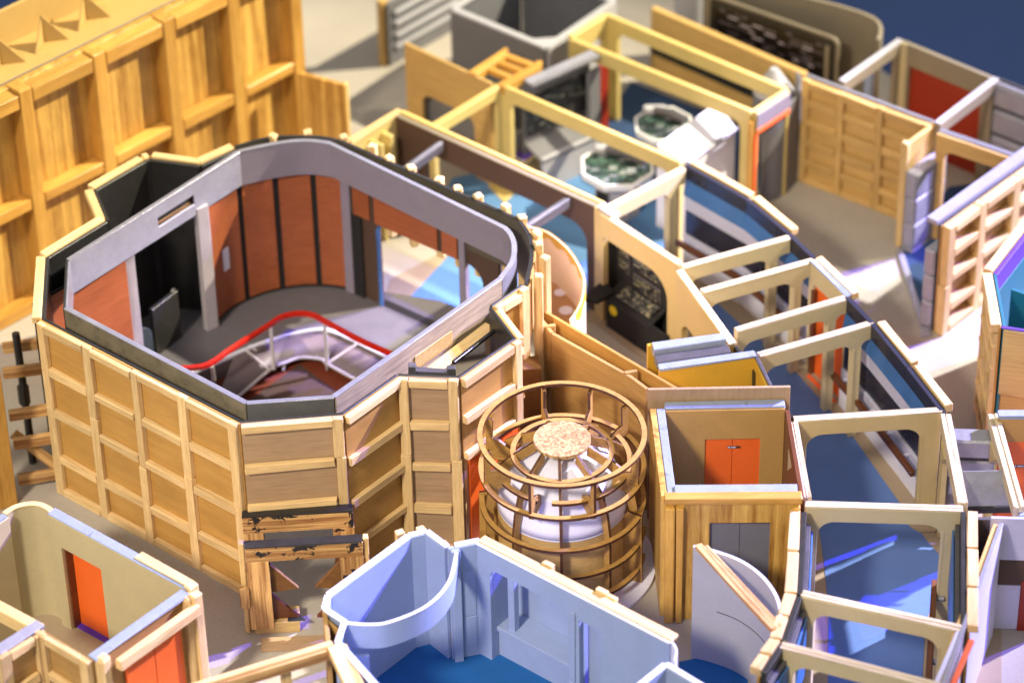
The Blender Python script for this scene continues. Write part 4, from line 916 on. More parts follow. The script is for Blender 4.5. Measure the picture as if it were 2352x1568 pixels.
# ================================================================== far background sets
def far_sets():
    t = thing('grey_box_set', 'roofless grey box set with pale rims at the top edge', 'room set', P(1200, 200))
    a, b, c = P(1040, 24, 8.5), P(1255, 112, 8.5), P(1410, 6, 8.5)
    d = hz(a)+hz(c)-hz(b)
    wall('front', a, b, 0, 8.5, .3, 'slate', t); wall('side', b, c, 0, 8.5, .3, 'grey_card', t); wall('back', d, hz(a), 0, 8.5, .3, 'slate', t); wall('back', hz(c), d, 0, 8.5, .3, 'slate', t)
    for p, q in ((a, b), (b, c), (d, a), (c, d)): bar('rim', up_(hz(p), 8.7), up_(hz(q), 8.7), .6, .25, 'grey_card', t)
    ext('corner_plate', [(0, 0), (2.4, 0), (0, 2.4)], .2, up_(hz(b), 8.45), (hz(a)-hz(b)).normalized(), (hz(c)-hz(b)).normalized(), 'grey_card', t)
    slab('inner_floor', [hz(a), hz(b), hz(c), d], .2, .3, 'carpet_navy', t, 0)
    t = thing('slatted_wall', 'dark wall with pale horizontal slats beside the grey box', 'wall', P(960, 150))
    a, b = P(884, 8, 6), P(1050, -85, 6)
    wall('board', a, b, 0, 6, .3, 'slate', t); u = (hz(b)-hz(a)).normalized(); n = Vector((u.y, -u.x, 0)); L = (hz(b)-hz(a)).length
    bar('end_post', up_(hz(a), 6.2), up_(hz(a), 0), .8, .6, 'tan_ply', t, upv=n)
    for z in (5.2, 4.1, 3.0, 1.9): bar('slat', up_(hz(a)+u*.6+n*.5, z), up_(hz(a)+u*(L-.5)+n*.5, z), .2, .45, 'grey_card', t)
    # big dark diagram panel
    t = thing('diagram_panel', 'large black wall panel printed with a pale technical diagram', 'wall panel', P(1800, 250))
    a, b = P(1636, -10, 8.6), P(1925, 92, 8.6); L = (hz(b)-hz(a)).length; u = (hz(b)-hz(a)).normalized(); n = Vector((u.y, -u.x, 0))
    wall('panel', a, b, 2.0, 8.6, .3, 'black', t); wall('diagram', hz(a)+u*.5, hz(b)-u*1.1, 3.2, 8.0, .03, 'print_wall', t, off=.31)
    ext('frame', rrect(-.28, -6.7, L+.28, .28, .7), .25, up_(hz(a)+n*.1, 8.6), u, Vector((0, 0, 1)), 'taupe', t, .05, [rrect(-.02, -6.45, L+.02, .02, .5)])
    bar('upright', up_(hz(b)-u*.75+n*.4, 8.0), up_(hz(b)-u*.75+n*.4, 2.4), .35, .1, 'taupe', t, upv=n)
    t = thing('rail_wall', 'low tan wall running in front of the black diagram panel', 'wall', P(1700, 300))
    a, b = P(1500, 20, 7), P(1850, 172, 7)
    wall('board', a, b, 0, 7, .3, 'tan_ply', t); bar('edge', up_(hz(a), 7.15), up_(hz(b), 7.15), .6, .2, 'tan_ply', t)
    wall('dark_band', a, b, 3.0, 5.0, .1, 'black', t, off=.31)
    t = thing('back_screen', 'tall olive curved screen behind the black diagram panel', 'screen', P(1990, 180))
    curved('sheet', cat([P(x, y, 10) for x, y in ((1620, -70), (1800, -22), (1940, 14), (2010, 40), (2028, 66), (2022, 92))], 5), 0, 10, .3, 'taupe', t)
    t = thing('grey_column', 'soft grey column standing behind the tan rail wall', 'column', P(1600, 100)); c = P(1590, 20, 5); ring('shaft', c, .3, 1.5, 0, 8, 'grey_card', t, seg=24); ring('foot', c, .3, 1.8, 0, .8, 'grey_card', t, seg=24)
    # tan gridded flat and its grey-block return
    t = thing('gridded_flat', 'tan flat with a grid of sticks standing alone on the open floor', 'wooden flat', P(1940, 470))
    a, b = P(1850, 178, 9.3), P(2142, 286, 9.3)
    framed(t, a, b, 0, 9.3, 3, 5, 'tan_ply', 'tan_ply', sw=.6, sd=.4, cols=[0, .31, .62, 1])
    bar('dark_rim', up_(hz(a)+Vector((.1, .25, 0)), 9.4), up_(hz(b)+Vector((.1, .25, 0)), 9.4), .4, .3, 'slate', t)
    t = thing('block_return', 'narrow wall of stacked grey blocks with a tan post, right of the gridded flat', 'wall', P(2070, 560))
    a, b = P(2152, 284, 9.3), P(2082, 335, 9.3); u = (hz(b)-hz(a)).normalized(); n = Vector((u.y, -u.x, 0)); L = (hz(b)-hz(a)).length
    wall('tan_side', a, b, 0, 9.3, .35, 'tan_ply', t); bar('end_post', up_(hz(b)+n*.2, 9.4), up_(hz(b)+n*.2, 0), .6, .5, 'basswood', t, upv=u)
    for k in range(4):
        z0 = .2+k*2.3; ext('grey_block', rrect(0, 0, L+.1, 1.1, .2, 2), 2.2, up_(hz(a)-n*1.2, z0), u, n, 'silver_grey', t, .08)
    # red door room
    t = thing('red_door_wall', 'tan back wall with a big dark red door under the blue background', 'wall', P(2190, 400))
    a, b = P(2078, 92, T), P(2288, 178, T); L = (hz(b)-hz(a)).length
    wall('board', a, b, 0, T, .4, 'taupe', t, poly=portal(.8, 1.0, 7.6, 0)); wall('door_leaf', a, b, 0, 7.8, .15, 'orange_deep', t, off=-.1)
    wall('return', P(2066, 90, T), P(2090, 96, T), 0, T, .5, 'khaki', t)
    for p, q, lb in (((1932, 188), (2068, 92), 'far grey-tan beam between the diagram panel and red door room'), ((2152, 284), (2288, 180), 'grey-tan beam from the grey block wall to the red door wall')):
        s_ = thing('far_portal', lb, 'frame', up_(hz(P(*p, T)), 0)); A, B = P(*p, T), P(*q, T)
        wall('board', A, B, 0, T, .5, 'taupe', s_, poly=portal(.3, .8, T-1.0, .4), off=-.2); bar('edge', up_(hz(A), T+.1), up_(hz(B), T+.1), .5, .12, 'grey_card', s_)
    t = thing('white_tube', 'pale blue-white upright tube in the far room', 'tube', P(1990, 330)); tube('shaft', [P(1990, 320, 0), up_(P(1990, 320, 0), 7)], .45, 'blue_wall', t); ring('foot', P(1990, 320, 0), .1, .7, 0, .25, 'grey_card', t, seg=24)
    t = thing('ribbed_wall', 'lilac grey wall of horizontal ribs at the right picture edge', 'wall', P(2340, 420))
    a, b = P(2290, 176, T), P(2480, 250, T); wall('backing', a, b, 0, T, .2, 'silver_dark', t)
    for k in range(4): wall('rib', a, b, .1+k*2.4, 2.2+k*2.4, .6, 'silver_grey', t, off=.2, bev=.2)
    t = thing('tan_portal', 'tan portal frame with round corners behind the stick-built flat', 'frame', P(2240, 560))
    a, b = P(2158, 300, T), P(2352, 366, T); wall('board', a, b, 0, T, .5, 'tan_ply', t, poly=portal(.7, .7, T-1.3, .9)); bar('edge', up_(hz(a), T+.1), up_(hz(b), T+.1), .5, .12, 'slate', t)
    # right stick-built flat
    t = thing('stick_flat', 'pale stick-built flat with grey block end at the right picture edge', 'wooden flat', P(2240, 690))
    a, b = P(2160, 520, T), P(2470, 295, T); u = (hz(b)-hz(a)).normalized(); n = Vector((u.y, -u.x, 0)); L = (hz(b)-hz(a)).length
    framed(t, a, b, 0, T, 4, 4, 'ply', 'basswood', sw=.8, sd=.7, ends=(1, 1))
    bar('silver_top', up_(hz(a)-n*.75, T+.3), up_(hz(b)-n*.75, T+.3), 1.0, .4, 'silver_grey', t)
    wall('black_core', hz(a)+u*.1, b, 0, T, .15, 'black', t, off=-.2)
    for k in range(4): ext('grey_block', rrect(0, 0, L, .95, .2, 2), 2.15, up_(hz(a)-n*1.2-u*.15, .2+k*2.3), u, n, 'silver_grey', t, .1)
    struct(slab('far_room_carpet', [P(x, y) for x, y in ((2064, 566), (2124, 756), (2160, 755), (2500, 520), (2420, 400), (2180, 430))], .01, .06, 'carpet_navy', None, 0))
    bar_ = thing('floor_strip', 'thin pale strip lying along the carpet edge', 'strip', P(2095, 660)); bar('strip', P(2066, 570, .25), P(2124, 756, .25), .5, .25, 'silver_grey', bar_); bar('end_cap', P(2124, 756, .3), P(2128, 768, .3), .7, .3, 'silver_grey', bar_)
    # purple and teal box
    t = thing('teal_box_set', 'box set with teal and purple inside and lattice outside, right picture edge', 'room set', P(2300, 950))
    z = 12
    a, b, c = P(2300, 752, z), P(2278, 628, z), P(2400, 470, z)
    wall('teal_wall', b, a, 0, z, .2, 'teal', t, off=-.3); wall('outer_sheet', b, a, 0, z, .15, 'ply_honey', t)
    wall('purple_wall', c, b, 10.3, z, .3, 'purple', t, off=-.4); wall('teal_wall', c, b, 0, 10.25, .3, 'teal', t, off=-.4); wall('outer_sheet', c, b, 0, z, .15, 'ply', t)
    for p, q in ((b, a), (c, b)):
        uu = (hz(q)-hz(p)).normalized(); nn = Vector((uu.y, -uu.x, 0)); bar('cap', up_(hz(p)+uu*.1+nn*.35, z+.15), up_(hz(q)-uu*.1+nn*.35, z+.15), .7, .7, 'balsa', t)
    wall('teal_back', P(2330, 620, z), P(2560, 700, z), 0, z-1.5, .3, 'teal', t)
    wall('front_return', hz(a)+Vector((.2, 0, 0)), P(2420, 770, z), 6.5, z, .3, 'basswood', t); wall('front_lower', hz(a)+Vector((.3, .5, 0)), hz(P(2420, 770, z))+Vector((.3, .5, 0)), 0, 6.5, .3, 'tan_ply', t)
    bar('purple_edge', up_(hz(a), z+.1), up_(P(2420, 770, z), z+.1), .3, .1, 'purple', t)
    uu = (hz(a)-hz(b)).normalized(); nn = Vector((uu.y, -uu.x, 0)); L = (hz(b)-hz(a)).length
    for k in range(4): bar('lattice_stud', up_(hz(b)+uu*(L*(k+.1)/3.2)+nn*.5, z-.6), up_(hz(b)+uu*(L*(k+.1)/3.2)+nn*.5, 0), .35, .35, 'balsa', t, upv=nn)
    for k in range(6): bar('lattice_rail', up_(hz(b)+nn*.4, 1+k*1.9), up_(hz(a)+nn*.4, 1+k*1.9), .3, .3, 'balsa', t)
    for x, y in ((2306, 775), (2318, 800), (2330, 802)): bar('end_batten', up_(P(x, y, 9), 9), up_(P(x, y, 9), 0), .5, .5, 'tan_ply', t)
far_sets()

# ================================================================== cluster at the right
def right_cluster():
    t = thing('silver_steps', 'short stack of rounded silver steps between two pale side beams', 'steps', P(2230, 1150))
    for k, (y, z) in enumerate(((1012, 8.6), (1058, 6.8), (1098, 5.0), (1120, 3.2))):
        a, b = P(2176, y, z), P(2286, y+4, z); ext('step', rrect(0, 0, (hz(b)-hz(a)).length, 1.5, .25, 2), 1.5, up_(hz(a), z-1.5), (hz(b)-hz(a)).normalized(), Vector((0, 1, 0)), 'silver' if k == 0 else 'silver_grey', t, .15)
    bar('dark_gap', P(2180, 1040, 7.2), P(2284, 1044, 7.2), .5, .4, 'black', t)
    t = thing('leaning_sheet', 'rough silver panel leaning below the silver steps', 'panel', P(2260, 1230))
    ext('sheet', rect(0, 0, 3.4, 2.6), .15, P(2208, 1172, 7.2), Vector((1, 0, 0)), Vector((0, .55, .8)), 'silver', t); ext('support', rect(0, 0, 3.2, .5), .2, P(2209, 1176, 7.1), Vector((1, 0, 0)), Vector((0, 0, 1)), 'black', t)
    t = thing('orange_panel_set', 'orange door panel under a tan header at the right edge', 'panel', P(2340, 1250))
    a, b = P(2292, 952, 10), P(2420, 952, 10); wall('header', a, b, 7.9, 10, .3, 'tan_board', t); pd = wall('door_leaf', a, b, 0, 7.9, .2, 'orange', t); bar('cap', up_(hz(a), 10.15), up_(hz(b), 10.15), .7, .3, 'blue_grey_edge', t)
    u = Vector((1, 0, 0)); sign_plate(hz(P(2330, 985, 10)), u, 7.0, 1.2, .16, pd, .35)
    bar('base_cap', P(2340, 1178, 9.2), P(2420, 1178, 9.2), .5, .3, 'blue_grey_edge', t)
    t = thing('panel_stack', 'dim brown panels with a thin yellow line beside the near corridor', 'panel', P(2250, 1480))
    a, b = P(2226, 1186, T-.5), P(2284, 1186, T-.5)
    for z0, z1, m in ((6.3, 9, 'silver_dark'), (3.6, 6.2, 'dark_brown'), (1.7, 3.5, 'dark_brown'), (.1, 1.6, 'khaki')): wall('panel', a, b, z0, z1, .3, m, t)
    bar('yellow_line', up_(hz(a)+Vector((0, -.3, 0)), 1.75), up_(hz(b)+Vector((0, -.3, 0)), 1.75), .2, .12, 'yellow_dot', t)
    t = thing('banded_panel', 'lilac wall with a brown band and an orange strip at the right edge', 'wall', P(2330, 1480))
    a, b = P(2276, 1184, T), P(2420, 1188, T)
    for z0, z1, m in ((6.0, 9.5, 'band_lilac'), (3.9, 5.95, 'dark_brown'), (0.05, 3.85, 'band_lilac')): wall('band', a, b, z0, z1, .25, m, t)
    wall('orange_strip', P(2345, 1330, 4.2), P(2420, 1332, 4.2), 0, 4.2, .3, 'orange_deep', t)
    t = thing('leaning_strip', 'long thin silver-blue board on edge running to the lower right corner', 'board', P(2220, 1568))
    a, b = P(2300, 1202, T), P(2155, 1600, T)
    wall('blue_face', b, a, 0, T, .2, 'band_lilac', t, off=-.1); wall('wood_core', b, a, 0, T-.1, .4, 'tan_ply', t, off=-.52); bar('silver_edge', up_(hz(a), T+.08), up_(hz(b), T+.08), .3, .12, 'silver_grey', t)
    t = thing('short_board', 'small pale board with a copper edge below the near corridor wall', 'board', P(2180, 1568))
    a, b = P(2215, 1450, T), P(2150, 1600, T); wall('sheet', b, a, 0, T, .3, 'band_lilac', t, off=-.5); bar('copper_edge', up_(hz(a)+Vector((.5, 0, 0)), T-.6), up_(hz(b)+Vector((.5, 0, 0)), T-.6), .35, .3, 'orange_edge', t); bar('post', up_(hz(a)+Vector((.2, .2, 0)), T+.1), up_(hz(a)+Vector((.2, .2, 0)), 0), .8, .6, 'pine_post', t)
right_cluster()

# ================================================================== lower left room
def lower_left():
    t = thing('corner_room', 'small khaki room set with an orange door inside, lower left corner', 'room set', P(250, 1500))
    a, b = P(116, 1178, T), P(432, 1350, T); u = (hz(b)-hz(a)).normalized(); n = Vector((u.y, -u.x, 0)); L = (hz(b)-hz(a)).length
    x0 = (hz(P(148, 1195, T))-hz(a)).dot(u); 
    d0, d1 = (hz(P(150, 1250, 7.2))-hz(a)).dot(u), (hz(P(240, 1300, 7.2))-hz(a)).dot(u)
    wall('back_wall', a, b, 0, T, .3, 'khaki', t, poly=portal(d0, L-d1, 7.2, 0), off=-.05)
    bar('wall_cap', up_(hz(a)-n*.15-u*.1, T+.1), up_(hz(b)-n*.15, T+.1), .75, .16, 'blue_grey_edge', t, jit=.03)
    dr = wall('door', hz(a)+u*(d0-.3), hz(a)+u*(d1+.3), 0, 7.4, .15, 'orange', t, off=-.75)
    sign_plate(hz(a)+u*(d0+.95), u, 6.2, 1.3, .17, dr, -.59)
    wall('door_jamb', hz(a)+u*(d0+.1)-n*.9, hz(a)+u*(d0+.1), 0, 7.3, .2, 'brown_stain', t)
    bar('door_sill', up_(hz(a)+u*d0-n*.4, .12), up_(hz(a)+u*d1-n*.4, .12), .5, .1, 'purple', t)
    cv = cat([P(x, y, T) for x, y in ((14, 1182), (40, 1166), (78, 1160), (104, 1168), (118, 1180))], 6)
    curved('curved_wall', cv, 0, T, .3, 'khaki', t, off=-.3)
    curved('curved_edge', cv, T, T+.06, .4, 'basswood', t, off=-.35)
    wall('left_wall', P(-60, 1236, T), P(14, 1183, T), 0, T, .3, 'khaki', t); bar('left_cap', up_(P(-60, 1236, T), T+.12), up_(P(12, 1184, T), T+.12), .5, .15, 'blue_grey_edge', t)
    for x, y in ((124, 1166), (290, 1252), (322, 1275)): p = P(x, y, T); bar('outer_block', up_(p, T+.25), up_(p, 6), .75, .6, 'balsa', t, bev=.1)
    bar('outer_cap', up_(P(318, 1277, T), T+.2), up_(P(440, 1345, T), T+.2), .7, .6, 'balsa', t)
    # right wall: outside carries sticks and the second door
    c, d = P(216, 1515, T), P(432, 1362, T); u2 = (hz(d)-hz(c)).normalized(); n2 = Vector((u2.y, -u2.x, 0)); L2 = (hz(d)-hz(c)).length
    wall('front_wall', c, d, 0, T, .3, 'ply', t, off=-.3); bar('front_cap', up_(hz(c)-n2*.2, T+.1), up_(hz(d)-n2*.2, T+.1), .8, .16, 'blue_grey_edge', t)
    wall('outer_door', hz(c)+u2*2.2, hz(c)+u2*4.6, 0, 8.3, .2, 'orange', t, off=.1); wall('outer_door', hz(c)+u2*4.63, hz(c)+u2*7.0, 0, 8.3, .2, 'orange', t, off=.1)
    bar('white_rail', up_(hz(c)+u2*1.2+n2*.8, T-.4), up_(hz(d)+n2*.8, T-.4), .55, .8, 'balsa', t)
    for x in (.5, L2-.2): bar('round_post', up_(hz(c)+u2*x+n2*.6, T+.1), up_(hz(c)+u2*x+n2*.6, 0), .9, .8, 'balsa', t, upv=n2, bev=.2)
    for x, y in ((446, 1346), (456, 1366)): bar('corner_post', up_(P(x, y, T+.2), T+.2), up_(P(x, y, T+.2), 0), .8, .6, 'balsa', t, upv=n2, bev=.1)
    # front panels
    e, f, g = P(92, 1442, T), P(214, 1516, T), P(-10, 1508, T)
    framed(t, e, f, 0, T, 1, 3, 'ply', 'balsa', sw=.8); framed(t, g, e, 0, T, 1, 3, 'ply', 'balsa', sw=.8)
    bar('dark_edge', up_(hz(g)+Vector((0, .4, 0)), T+.15), up_(hz(e)+Vector((0, .4, 0)), T+.15), .8, .5, 'silver_grey', t); bar('dark_strip', up_(hz(g)+Vector((0, .05, 0)), T+.1), up_(hz(e)+Vector((.1, .05, 0)), T+.1), .25, .6, 'black', t)
    bar('dark_strip', up_(P(216, 1518, T), T-.1), up_(P(216, 1518, T), 0), .5, .5, 'silver_dark', t)
    bar('cross_beam', up_(P(-30, 1374, T), T), up_(P(92, 1440, T), T), .8, 1.0, 'basswood', t)
    slab('room_floor', [P(x, y) for x, y in ((20, 1430), (80, 1405), (130, 1410), (180, 1435), (260, 1470), (430, 1580), (230, 1740), (-60, 1700), (-60, 1500))], .01, .06, 'board_floor', t, 0)
lower_left()

# ================================================================== inked pine support under the faceted room
def support():
    t = thing('inked_support', 'rough pine support frame with black inked edges in front of the faceted room', 'support frame', P(690, 1430))
    z = 7.6
    def port(a, b, h0, lw, mat, zz):
        A, B = P(*a, zz), P(*b, zz); u = (hz(B)-hz(A)).normalized(); n = Vector((u.y, -u.x, 0)); L = (hz(B)-hz(A)).length
        bar('lintel', up_(hz(A), zz), up_(hz(B), zz), .7, h0, 'pine_inked', t, bev=.03)
        bar('ink_edge', up_(hz(A), zz+.06), up_(hz(B), zz+.06), .72, .1, 'black', t, jit=.05, bev=.02)
        bar('leg', up_(hz(A)+u*lw/2-n*.36, zz-h0-.02), up_(hz(A)+u*lw/2-n*.36, .5), lw, .7, 'pine_raw', t, upv=-n, bev=.03); bar('leg', up_(hz(B)-u*lw/2-n*.36, zz-h0-.02), up_(hz(B)-u*lw/2-n*.36, .5), lw, .7, 'pine_inked', t, upv=-n, bev=.03)
        for q, sg in ((hz(A)+u*lw, 1), (hz(B)-u*lw, -1)):       # brushed ink running down the inner edges in uneven dabs
            z_ = zz-h0
            while z_ > 1.2:
                l_ = random.uniform(.5, 1.5); w_ = random.uniform(.12, .4)
                bar('ink_dab', up_(q-u*sg*w_/2+n*.03, z_), up_(q-u*sg*w_/2+n*.03, max(.6, z_-l_)), w_, .08, 'black', t, upv=n, bev=.0, jit=.06); z_ -= l_*random.uniform(.9, 1.3)
        return hz(A), hz(B), u, n
    A2, B2, u, n = port((556, 1182), (810, 1166), 1.35, 1.35, 'pine_raw', z)
    A, B, u, n = port((562, 1250), (832, 1236), 1.25, 1.5, 'pine_raw', z)
    for s_, q in ((1, A+u*1.5), (-1, B-u*1.5)):
        for zz, m in ((.6, 'brown_stain'), (3.2, 'mdf_dark')):
            ext('gusset', [(0, 0), (1.8*s_, .2), (0, 2.4)], .3, up_(q-n*.5, zz), u, Vector((0, 0, 1)), m, t)
    ext('foot_block', rect(0, 0, 3.0, 1.6), .9, up_(A+n*.2+u*.2, 0), u, -n, 'basswood', t)
    ext('foot_ink', [(0, 0), (1.3, 0), (.1, 1.3)], .06, up_(A+n*.2+u*2.4, .91), u, -n, 'black', t)
    bar('base_rail', up_(A+u*.6+n*1.6, .5), up_(B-u*1.0+n*1.6, .5), .9, .5, 'ply_grey', t)
    for q, dz in ((A-u*.25, 4.2), (B+u*.2, 5.6)):
        bar('side_stick', up_(q+n*.1, z+.1), up_(q+n*.1, 0), .35, .5, 'basswood', t, upv=n); bar('splinter', up_(q+n*.5, dz), up_(q+n*.6, dz-1.6), .6, .35, 'pine_raw', t, upv=n, jit=.08)
    bar('tie', up_(A2+u*.2, 5.2), up_(A+u*.2, 5.2), .4, .5, 'pine_inked', t); bar('tie', up_(B2-u*.2, 5.2), up_(B-u*.2, 5.2), .4, .5, 'pine_inked', t)
support()

# ================================================================== blue room
def blue_room():
    t = thing('blue_room', 'pale blue painted room set with deep blue carpet at the lower edge', 'room set', P(1000, 1560))
    z = T
    def W(p, q, **k): return wall('blue_panel', P(*p, z), P(*q, z), 0, z, .28, 'blue_wall', t, **k)
    W((754, 1366), (939, 1229), off=-.28+.28); W((939, 1229), (980, 1219)); W((980, 1219), (1028, 1255)); W((1028, 1255), (1044, 1252)); W((1044, 1252), (1101, 1241))
    # main wall with bed niche and recessed panel
    a, b = P(1101, 1241, z), P(1545, 1470, z); u = (hz(b)-hz(a)).normalized(); n = Vector((u.y, -u.x, 0)); L = (hz(b)-hz(a)).length; k = L/500.
    pr = lambda x, y: (hz(P(x, y))-hz(a)).dot(u)
    n0, n1, r0_, r1_, q_ = pr(1143, 1506), pr(1322, 1598), pr(1347, 1611), pr(1398, 1637), pr(1334, 1604)
    def mp(Lx, h): return [(0, 0), (0, h), (Lx, h), (Lx, 0), (r1_, 0), (r1_, 7.5), (r0_, 7.5), (r0_, 0), (n1, 0)]+arc(n1-1.5, 6.4, 1.5, 0, 90)+arc(n0+.7, 7.2, .7, 90, 180)+[(n0, 0)]
    wall('niche_wall', a, b, 0, z, .35, 'blue_wall', t, poly=mp)
    wall('niche_back', hz(a)+u*(n0-.6), hz(a)+u*(n1+.8), 0, 7.4, .2, 'blue_wall', t, off=-2.4)
    wall('niche_side', hz(a)+u*(n0)-n*2.3, hz(a)+u*(n0), 0, 7.3, .25, 'blue_wall', t); wall('niche_side', hz(a)+u*(n1+.3), hz(a)+u*(n1+.3)-n*2.3, 0, 7.3, .25, 'blue_wall', t)
    ext('niche_shelf', rect(0, 0, n1-n0, 2.0), .35, up_(hz(a)+u*n0-n*2.2, 2.6), u, n, 'blue_wall', t); wall('shelf_front', hz(a)+u*n0, hz(a)+u*n1, 0, 2.55, .2, 'blue_wall', t, off=-.6)
    wall('recess_back', hz(a)+u*(r0_-.2), hz(a)+u*(r1_+.2), 0, 7.7, .15, 'blue_wall', t, off=-.95)
    bar('pilaster', up_(hz(a)+u*(n0+1.0)-n*.5, 7.6), up_(hz(a)+u*(n0+1.0)-n*.5, 0), .55, .5, 'blue_wall', t, upv=n)
    bar('pilaster', up_(hz(a)+u*q_+n*.47, 8.0), up_(hz(a)+u*q_+n*.47, 2.1), .4, .12, 'blue_wall', t, upv=n); bar('pilaster', up_(hz(a)+u*(q_-.05)+n*.47, 2.0), up_(hz(a)+u*(q_-.05)+n*.47, 0), .55, .12, 'blue_wall', t, upv=n)
    bar('white_cap', up_(hz(a)-n*.2, z+.12), up_(hz(b)-n*.2, z+.12), .75, .35, 'balsa', t); bar('blue_edge', up_(hz(a)+n*.28, z+.05), up_(hz(b)+n*.28, z+.05), .2, .08, 'white_soft', t)
    for f, h in ((.3, .25), (.58, .35), (.63, .2)): bar('outer_block', up_(hz(a)+u*L*f-n*.75, z+h), up_(hz(a)+u*(L*f+.8)-n*.75, z+h), .4, 2.5, 'balsa', t)
    # panel lines on the narrow wall
    a2, b2 = hz(P(1044, 1252, z)), hz(P(1101, 1241, z)); u2 = (b2-a2).normalized(); L2 = (b2-a2).length
    wall('raised_panel', a2+u2*.35, b2-u2*.4, 3.6, 7.4, .05, 'blue_wall', t, off=.285); wall('raised_panel', a2+u2*.35, b2-u2*.4, .5, 3.5, .05, 'blue_wall', t, off=.285)
    # curved valance and its post
    v = cat([P(x, y, z) for x, y in ((792, 1428), (845, 1432), (896, 1426), (977, 1391), (1028, 1337), (1046, 1268))], 8)
    curved('valance', v, z-1.9, z, .16, 'blue_wall', t); curved('valance_edge', v, z, z+.06, .22, 'white_soft', t, off=-.03)
    p = P(1048, 1266, z); bar('valance_post', up_(p, z), up_(p, 0), .6, .3, 'blue_wall', t, upv=Vector((.3, -1, 0)).normalized())
    # left end
    for p, q in (((746, 1398), (754, 1366)), ): W(q, p, off=-.2)
    W((792, 1428), (746, 1398), off=0); W((775, 1474), (792, 1428), off=-.2)
    a3, b3 = P(775, 1474, z), P(900, 1614, z); L3 = (hz(b3)-hz(a3)).length
    wall('door_wall', b3, a3, 0, z, .28, 'blue_wall', t, poly=portal(L3-3.6, .8, 7.4, 0))
    wall('inner_jamb', P(800, 1445, z), P(845, 1445, z), 0, z-2, .25, 'blue_wall', t)
    for p, q in (((754, 1366), (939, 1229)), ((939, 1229), (980, 1219)), ((980, 1219), (1028, 1255)), ((1044, 1252), (1101, 1241)), ((746, 1398), (754, 1366)), ((746, 1398), (792, 1428)), ((792, 1428), (775, 1474)), ((775, 1474), (900, 1614))):
        bar('wall_edge', up_(P(*p, z), z+.07), up_(P(*q, z), z+.07), .38, .1, 'white_soft', t, bev=.02)
    for x, y in ((936, 1224), (985, 1216), (1036, 1250)):
        p = P(x, y, z) ; p = hz(p)+Vector((-.45, .55, 0)); bar('outer_peg', up_(p, z-.5), up_(p, 4), .6, .5, 'balsa', t, upv=Vector((.4, -1, 0)).normalized())
    wall('outer_sheet', P(748, 1470, z), P(738, 1376, z), 0, z-.3, .3, 'ply', t); wall('outer_sheet', P(738, 1376, z), P(752, 1362, z), 0, z-.3, .3, 'ply', t)
    wall('outer_sheet', P(784, 1445, z), P(740, 1405, z), 0, z-.4, .2, 'ply', t)
    slab('room_carpet', [P(x, y) for x, y in ((830, 1566), (853, 1542), (950, 1464), (988, 1461), (1028, 1492), (1100, 1484), (1140, 1508), (1225, 1462), (1352, 1540), (1570, 1700), (1250, 1900), (800, 1800))], .01, .07, 'carpet_deep', t, 0)
    curved('curled_end', cat([P(1543, 1468, z), P(1556, 1490, z), P(1552, 1515, z)], 6), 0, z, .12, 'white_soft', t)
    t = thing('blue_side_set', 'corner of another pale blue set cut off at the lower edge', 'room set', P(1530, 1600))
    a, b, c = P(1465, 1575, z), P(1529, 1524, z), P(1640, 1590, z)
    wall('blue_panel', a, b, 0, z, .25, 'blue_wall', t); wall('blue_panel', b, c, 0, z, .25, 'blue_wall', t)
    for p, q in ((a, b), (b, c)): bar('wall_edge', up_(hz(p), z+.07), up_(hz(q), z+.07), .4, .1, 'white_soft', t)
blue_room()

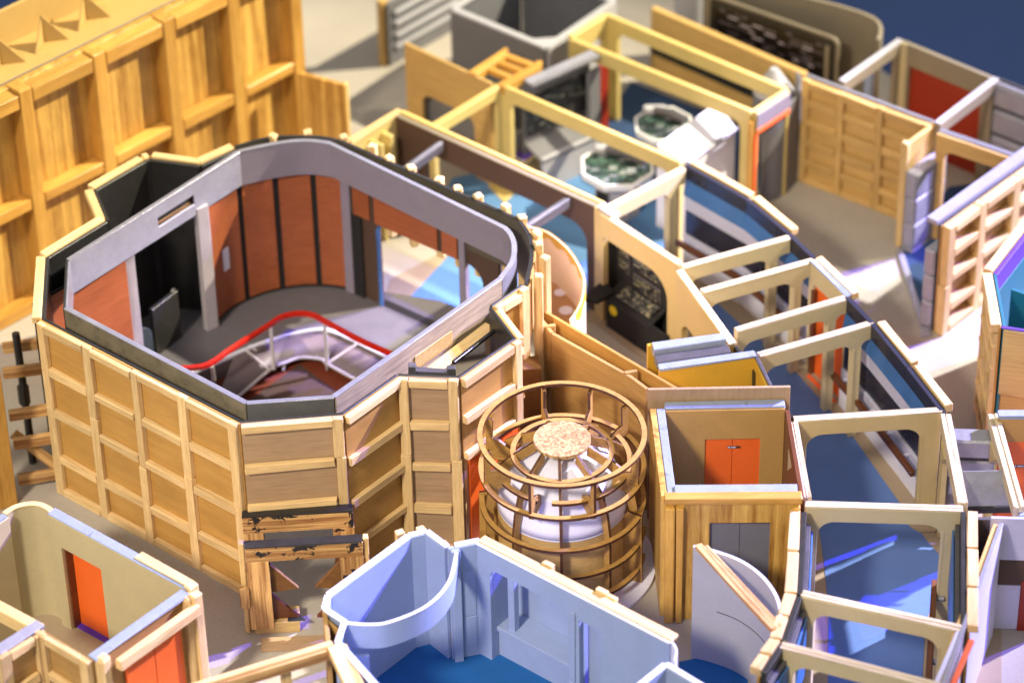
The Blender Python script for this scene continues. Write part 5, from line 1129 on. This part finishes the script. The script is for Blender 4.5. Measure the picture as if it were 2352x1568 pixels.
def grey_bay():
    t = thing('grey_bay', 'grey curved bay wall with a pine strip across its top', 'curved wall', P(1680, 1520))
    cv = cat([P(x, y, T) for x, y in ((1592, 1256), (1642, 1268), (1700, 1290), (1748, 1325), (1780, 1370), (1790, 1415), (1782, 1448))], 7)
    curved('curved_sheet', cv, 0, T, .18, 'grey_card', t, off=-.18); curved('white_edge', cv, T, T+.05, .2, 'white_soft', t, off=-.19)
    a, b = P(1602, 1258, T), P(1778, 1450, T); bar('pine_strip', up_(hz(a), T+.35), up_(hz(b), T+.3), .5, .3, 'pine_raw', t); bar('pine_strip', up_(hz(a)+Vector((.5, .1, 0)), T+.15), up_(hz(b)+Vector((.48, .2, 0)), T+.15), .36, .25, 'pine_raw', t)
    # a line scored into the sheet
    curved('scored_line', [p for p in cv[8:36]], 4.55, 4.6, .02, 'black', t, off=.001)
    for x, y in ((1780, 1452), (1772, 1490)): bar('glue_block', up_(P(x, y, T), T+.3), up_(P(x, y, T), 4), .6, .5, 'glue', t, bev=.15, jit=.05)
    bar('foot', P(1584, 1268, 9.3), up_(P(1584, 1268, 9.3), 9.0), .3, .3, 'slate', t)
    struct(slab('bay_carpet', [P(x, y) for x, y in ((1560, 1520), (1600, 1512), (1660, 1527), (1715, 1552), (1740, 1700), (1560, 1700))], .01, .06, 'carpet_deep', None, 0))
grey_bay()

def front_frame():
    t = thing('wooden_railing', 'light wooden railing frame at the lower edge left of the blue room', 'frame', P(650, 1600))
    a, b = P(420, 1590, T), P(765, 1484, T); c = P(800, 1560, T)
    bar('top_rail', up_(hz(a), T+.1), up_(hz(b), T+.1), .55, .9, 'pine_raw', t); bar('top_strip', up_(hz(a)+Vector((0, .1, 0)), T+.3), up_(hz(b)+Vector((0, .1, 0)), T+.3), .4, .2, 'balsa', t)
    for x, y in ((655, 1512), (560, 1542)): p = P(x, y, T); bar('upright', up_(p, T-.8), up_(p, 0), .6, .5, 'balsa', t, upv=Vector((.3, -1, 0)).normalized())
    bar('side_rail', up_(hz(b), T+.15), up_(P(815, 1590, T), T+.15), .8, .6, 'balsa', t); bar('side_rail', up_(hz(b)+Vector((.6, .2, 0)), T), up_(P(835, 1585, T), T), .4, .6, 'pine_raw', t)
front_frame()
